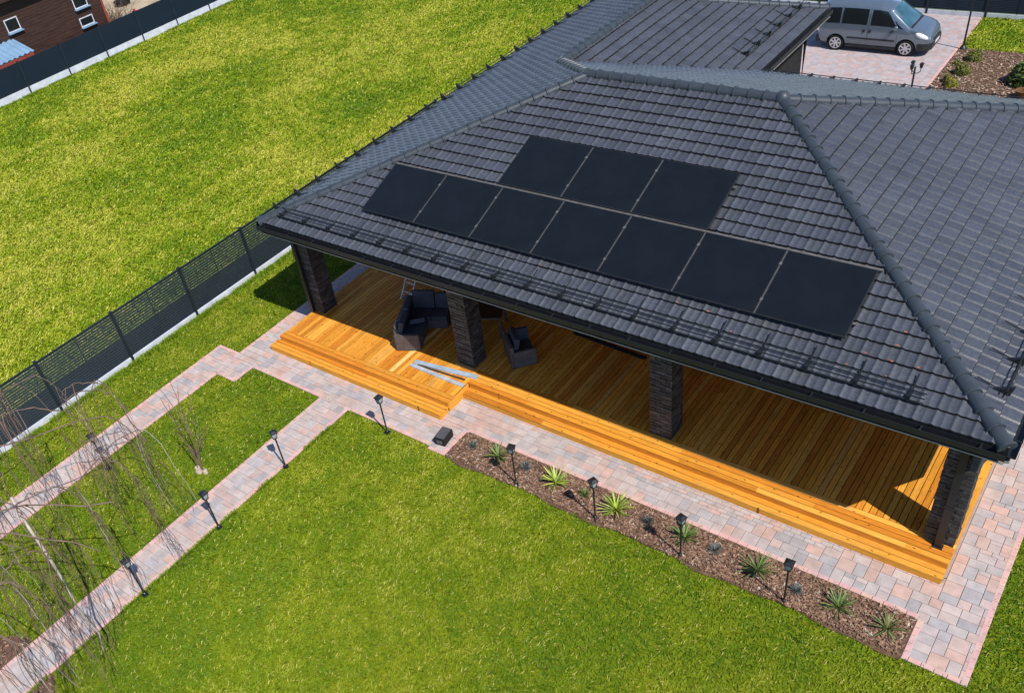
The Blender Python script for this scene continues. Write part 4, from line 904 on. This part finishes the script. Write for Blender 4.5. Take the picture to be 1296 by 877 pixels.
mb = MB(); mb.lathe([(0, 0), (.20, 0), (.22, .1), (.22, .5), (.16, .62), (.07, .66), (.07, .72), (0, .72)], n=16); o = mb.build('red_can', M['red'], None, smooth=40); o.location = (-50.3, 18.6, -.01); tag(o, 'red can standing beside the white stones in the neighbour yard', 'can')
mb = MB(); mb.lathe([(0, .05), (.5, .05), (.62, .3), (.68, .32), (.68, .26), (.56, .0), (0, 0)], n=24); o = mb.build('black_tub', M['blackmatte'], None, smooth=40); o.location = (-54.6, 20.6, 0); o.scale = (.7, .85, 1); tag(o, 'black tub lying in the sandy neighbour yard', 'tub')
o = mb = None
yg = grass('grass', 9000, (-51.5, 19.3, -47, 26), .2, .03, .2, 24, margin=60)

# ------------------------------------------------------------------ parked van
van = thing('parked_van', 'grey high-roofed passenger van parked on the driveway', 'van', (-9.355, 24.96, 0)); van.scale = (.945,) * 3
ST_ = [(-2.16, .36, .98, 1.60, .80, .60), (-2.10, .30, 1.02, 1.74, .87, .655), (-1.95, .27, 1.04, 1.81, .90, .675), (-1.4, .24, 1.06, 1.85, .915, .69), (-.6, .24, 1.07, 1.86, .92, .695), (.2, .24, 1.07, 1.84, .92, .69), (.62, .24, 1.065, 1.76, .918, .67),
       (1.0, .24, 1.055, 1.47, .915, .71), (1.32, .24, 1.045, 1.21, .912, .765), (1.45, .24, 1.03, 1.10, .91, .78), (1.75, .24, .99, 1.045, .895, .74), (2.0, .25, .90, .97, .86, .67), (2.16, .27, .79, .86, .79, .58), (2.25, .31, .62, .70, .68, .48), (2.28, .36, .50, .56, .58, .42)]
def sect(s):
    x, zb, zs, zt, w_, wt = s
    return [(0, zb), (w_ * .86, zb), (w_ * .96, zb + .10), (w_, zb + (zs - zb) * .35), (w_ * .995, zb + (zs - zb) * .75), (w_ * .955, zs), (w_ * .955 + (wt - w_ * .955) * .55, zs + (zt - zs) * .58), (wt, zt - min(.10, (zt - zs) * .2)), (wt * .85, zt - min(.02, (zt - zs) * .08)), (0, zt + .012)]
def interp(x):
    for a, b in zip(ST_[:-1], ST_[1:]):
        if a[0] <= x <= b[0]:
            t = (x - a[0]) / (b[0] - a[0]); return tuple(p + (q - p) * t for p, q in zip(a, b))
    return ST_[-1]
xs_ = sorted(set([s[0] for s in ST_] + [round(v, 3) for v in np.arange(-2.0, 2.2, .12)]))
mb = MB(); vs = []; n = None
for x in xs_:
    h = sect(interp(x)); n = 2 * len(h) - 2
    ringp = [(x, -y, z) for y, z in h] + [(x, y, z) for y, z in reversed(h[1:-1])]; vs += ringp
k = len(xs_)
mb.add(vs, [(i * n + j, i * n + (j + 1) % n, (i + 1) * n + (j + 1) % n, (i + 1) * n + j) for i in range(k - 1) for j in range(n)] + [tuple(range(n)), tuple(range((k - 1) * n, k * n))[::-1]])
body = mb.build('body', M['carpaint'], van)
cut = MB()
for x in (-1.38, 1.38): cut.lathe([(0, -1.2), (.385, -1.2), (.385, 1.2), (0, 1.2)], (x, 0, .315), 32, axis='Y')
cu = cut.build('cutter', M['carblack'], van); bo = body.modifiers.new('arch', 'BOOLEAN'); bo.object = cu; bo.operation = 'DIFFERENCE'; bo.solver = 'EXACT'
dg = bpy.context.evaluated_depsgraph_get(); nm = bpy.data.meshes.new_from_object(body.evaluated_get(dg)); body.modifiers.clear(); body.data = nm; bpy.data.objects.remove(cu)
nm.polygons.foreach_set('use_smooth', [True] * len(nm.polygons)); nm.set_sharp_from_angle(angle=R_(38))
def side_pt(x, f, sgn, off=.006):
    """point on the glasshouse side: f from belt (0) to roof edge (1)"""
    h = sect(interp(x)); a, b, c = h[5], h[6], h[7]
    p = (a[0] + (b[0] - a[0]) * f / .58, a[1] + (b[1] - a[1]) * f / .58) if f < .58 else (b[0] + (c[0] - b[0]) * (f - .58) / .42, b[1] + (c[1] - b[1]) * (f - .58) / .42)
    return (x, sgn * (p[0] + off), p[1])
def side_window(name, x0, x1, sgn, slant0=0, slant1=0, f0=.07, f1=.9):
    mb = MB(); nx, nf = 6, 4; vs = []
    for i in range(nx + 1):
        for j in range(nf + 1):
            f = f0 + (f1 - f0) * j / nf; a = x0 + slant0 * j / nf; b = x1 + slant1 * j / nf; vs.append(side_pt(a + (b - a) * i / nx, f, sgn))
    mb.add(vs, [(i * (nf + 1) + j, (i + 1) * (nf + 1) + j, (i + 1) * (nf + 1) + j + 1, i * (nf + 1) + j + 1) for i in range(nx) for j in range(nf)])
    return mb.build(name, M['carglass'], van, smooth=60)
for sgn in (-1, 1):
    side_window('window', -1.95, -1.30, sgn, .06, 0); side_window('window', -1.22, -.22, sgn); side_window('window', -.08, .98, sgn, 0, -.50); side_window('window', 1.02, 1.22, sgn, -.2, -.36, .05, .5)
# windscreen across the nose
mb = MB(); vs = []
for i in range(9):
    x = .66 + (1.40 - .66) * i / 8; h = sect(interp(x)); top = h[9][1]
    for j in range(9):
        t = -1 + j / 4; a = abs(t); yy = h[7][0] * .98 * t; zz = h[7][1] + (top - h[7][1]) * (1 - a ** 3); vs.append((x + .012, yy, zz + .016))
mb.add(vs, [(i * 9 + j, (i + 1) * 9 + j, (i + 1) * 9 + j + 1, i * 9 + j + 1) for i in range(8) for j in range(8)]); mb.build('windscreen', M['screen'], van, smooth=60)
mb = MB(); mb.obox((1.46, 0, 1.105), (Vector((1, 0, -.25)).normalized(), Vector((0, 1, 0)), Vector((.25, 0, 1)).normalized()), (.10, 1.45, .02)); mb.build('scuttle', M['carblack'], van)
# bumper, sills, trims, lights
mb = MB(); vs = []; nn_ = 0
secx = [1.80, 1.95, 2.08, 2.18, 2.26, 2.30]
for x in secx:
    s = interp(min(x, 2.28)); w_ = s[4] * 1.02 + .004; vs += [(x, -w_, .26), (x, -w_, .54), (x, w_, .54), (x, w_, .26)]
mb.add(vs, [(4 * i + j, 4 * i + (j + 1) % 4, 4 * i + 4 + (j + 1) % 4, 4 * i + 4 + j) for i in range(len(secx) - 1) for j in range(4)] + [(0, 1, 2, 3), tuple(range(4 * len(secx) - 4, 4 * len(secx)))]); mb.build('front_bumper', M['carblack'], van, bevel=.01)
mb = MB(); mb.b2((2.262, -.42, .58), (2.292, .42, .66)); mb.build('grille', M['carblack'], van)
mb = MB(); mb.b2((2.304, -.26, .40), (2.318, .26, .51)); mb.build('number_plate', M['white'], van)
mb = MB(); mb.b2((-2.22, -.86, .30), (-2.06, .86, .56)); mb.build('rear_bumper', M['carblack'], van, bevel=.03)
for sgn in (-1, 1):
    mb = MB(); mb.lathe([(math.sin(q * math.pi / 8), -math.cos(q * math.pi / 8)) for q in range(9)], n=18)
    mh = Matrix.Translation((1.93, sgn * .735, .80)) @ Matrix.Rotation(-sgn * .42, 4, 'Z') @ Matrix.Rotation(.42, 4, 'Y') @ Matrix.Diagonal((.33, .16, .125, 1)); mb.v = [tuple(mh @ Vector(v)) for v in mb.v]
    mb.build('headlight', M['lamp'], van, smooth=60)
    mb = MB(); mb.b2((-2.17, sgn * .78, .95), (-2.06, sgn * .875, 1.45)); mb.build('tail_light', M['red'], van, bevel=.012)
    mb = MB(); mb.b2((-.93, sgn * .918, .56), (.93, sgn * .938, .62)); mb.build('side_moulding', M['carblack'], van, bevel=.004)
    mb = MB(); mb.b2((-.98, sgn * .80, .20), (.98, sgn * .895, .30)); mb.build('sill', M['carblack'], van, bevel=.01)
    for x in (-.30, -.06): mb = MB(); mb.b2((x - .045, sgn * .915, .84), (x + .045, sgn * .945, .95)); mb.build('door_handle', M['carblack'], van, bevel=.008)
    mb = MB(); mb.lathe([(0, -.09), (.07, -.08), (.085, 0), (.07, .08), (0, .09)], (.93, sgn * 1.02, 1.13), 12, axis='Y'); mb.b2((.9, sgn * .93, 1.08), (.96, sgn * 1.0, 1.12)); mb.build('mirror', M['carpaint'], van, smooth=50)
    mb = MB()
    for x, z0, z1 in [(-.15, .32, 1.78), (1.0, .32, 1.05), (-1.24, 1.05, 1.78)]:
        h = sect(interp(x)); poly = [(x, sgn * (y + .0025), z) for y, z in h[2:8] if z0 <= z <= z1]
        for p, q in zip(poly[:-1], poly[1:]): mb.add([(p[0] - .006, p[1], p[2]), (p[0] + .006, p[1], p[2]), (q[0] + .006, q[1], q[2]), (q[0] - .006, q[1], q[2])], [(0, 1, 2, 3)])
    mb.build('door_seam', M['carblack'], van)
    for x in (-1.38, 1.38):
        yc = sgn * .80
        mb = MB(); mb.lathe([(.225, -.10), (.29, -.105), (.32, -.08), (.325, 0), (.32, .08), (.29, .105), (.225, .10)], (x, yc, .318), 28, axis='Y'); wl = mb.build('wheel', M['tyre'], van, smooth=40)
        mb = MB(); mb.lathe([(0, .07 * sgn), (.20, .075 * sgn), (.215, .055 * sgn)], (x, yc, .318), 28, axis='Y', mi=1)
        for q in range(7):
            a = q * 2 * math.pi / 7; mb.obox((x + .125 * math.cos(a), yc + sgn * .092, .318 + .125 * math.sin(a)), (Vector((math.cos(a), 0, math.sin(a))), Vector((0, 1, 0)), Vector((-math.sin(a), 0, math.cos(a)))), (.17, .02, .06))
        mb.lathe([(.20, .105 * sgn), (.23, .108 * sgn), (.235, .09 * sgn)], (x, yc, .318), 28, axis='Y'); mb.lathe([(0, .108 * sgn), (.05, .106 * sgn), (.055, .09 * sgn)], (x, yc, .318), 16, axis='Y')
        mb.build('rim', [M['rim'], M['carblack']], wl)
mb = MB(); mb.tube([(.35, .12, 1.855), (.30, .12, 1.95), (.16, .12, 2.06)], [.02, .01, .006], 6); mb.build('aerial', M['carblack'], van)
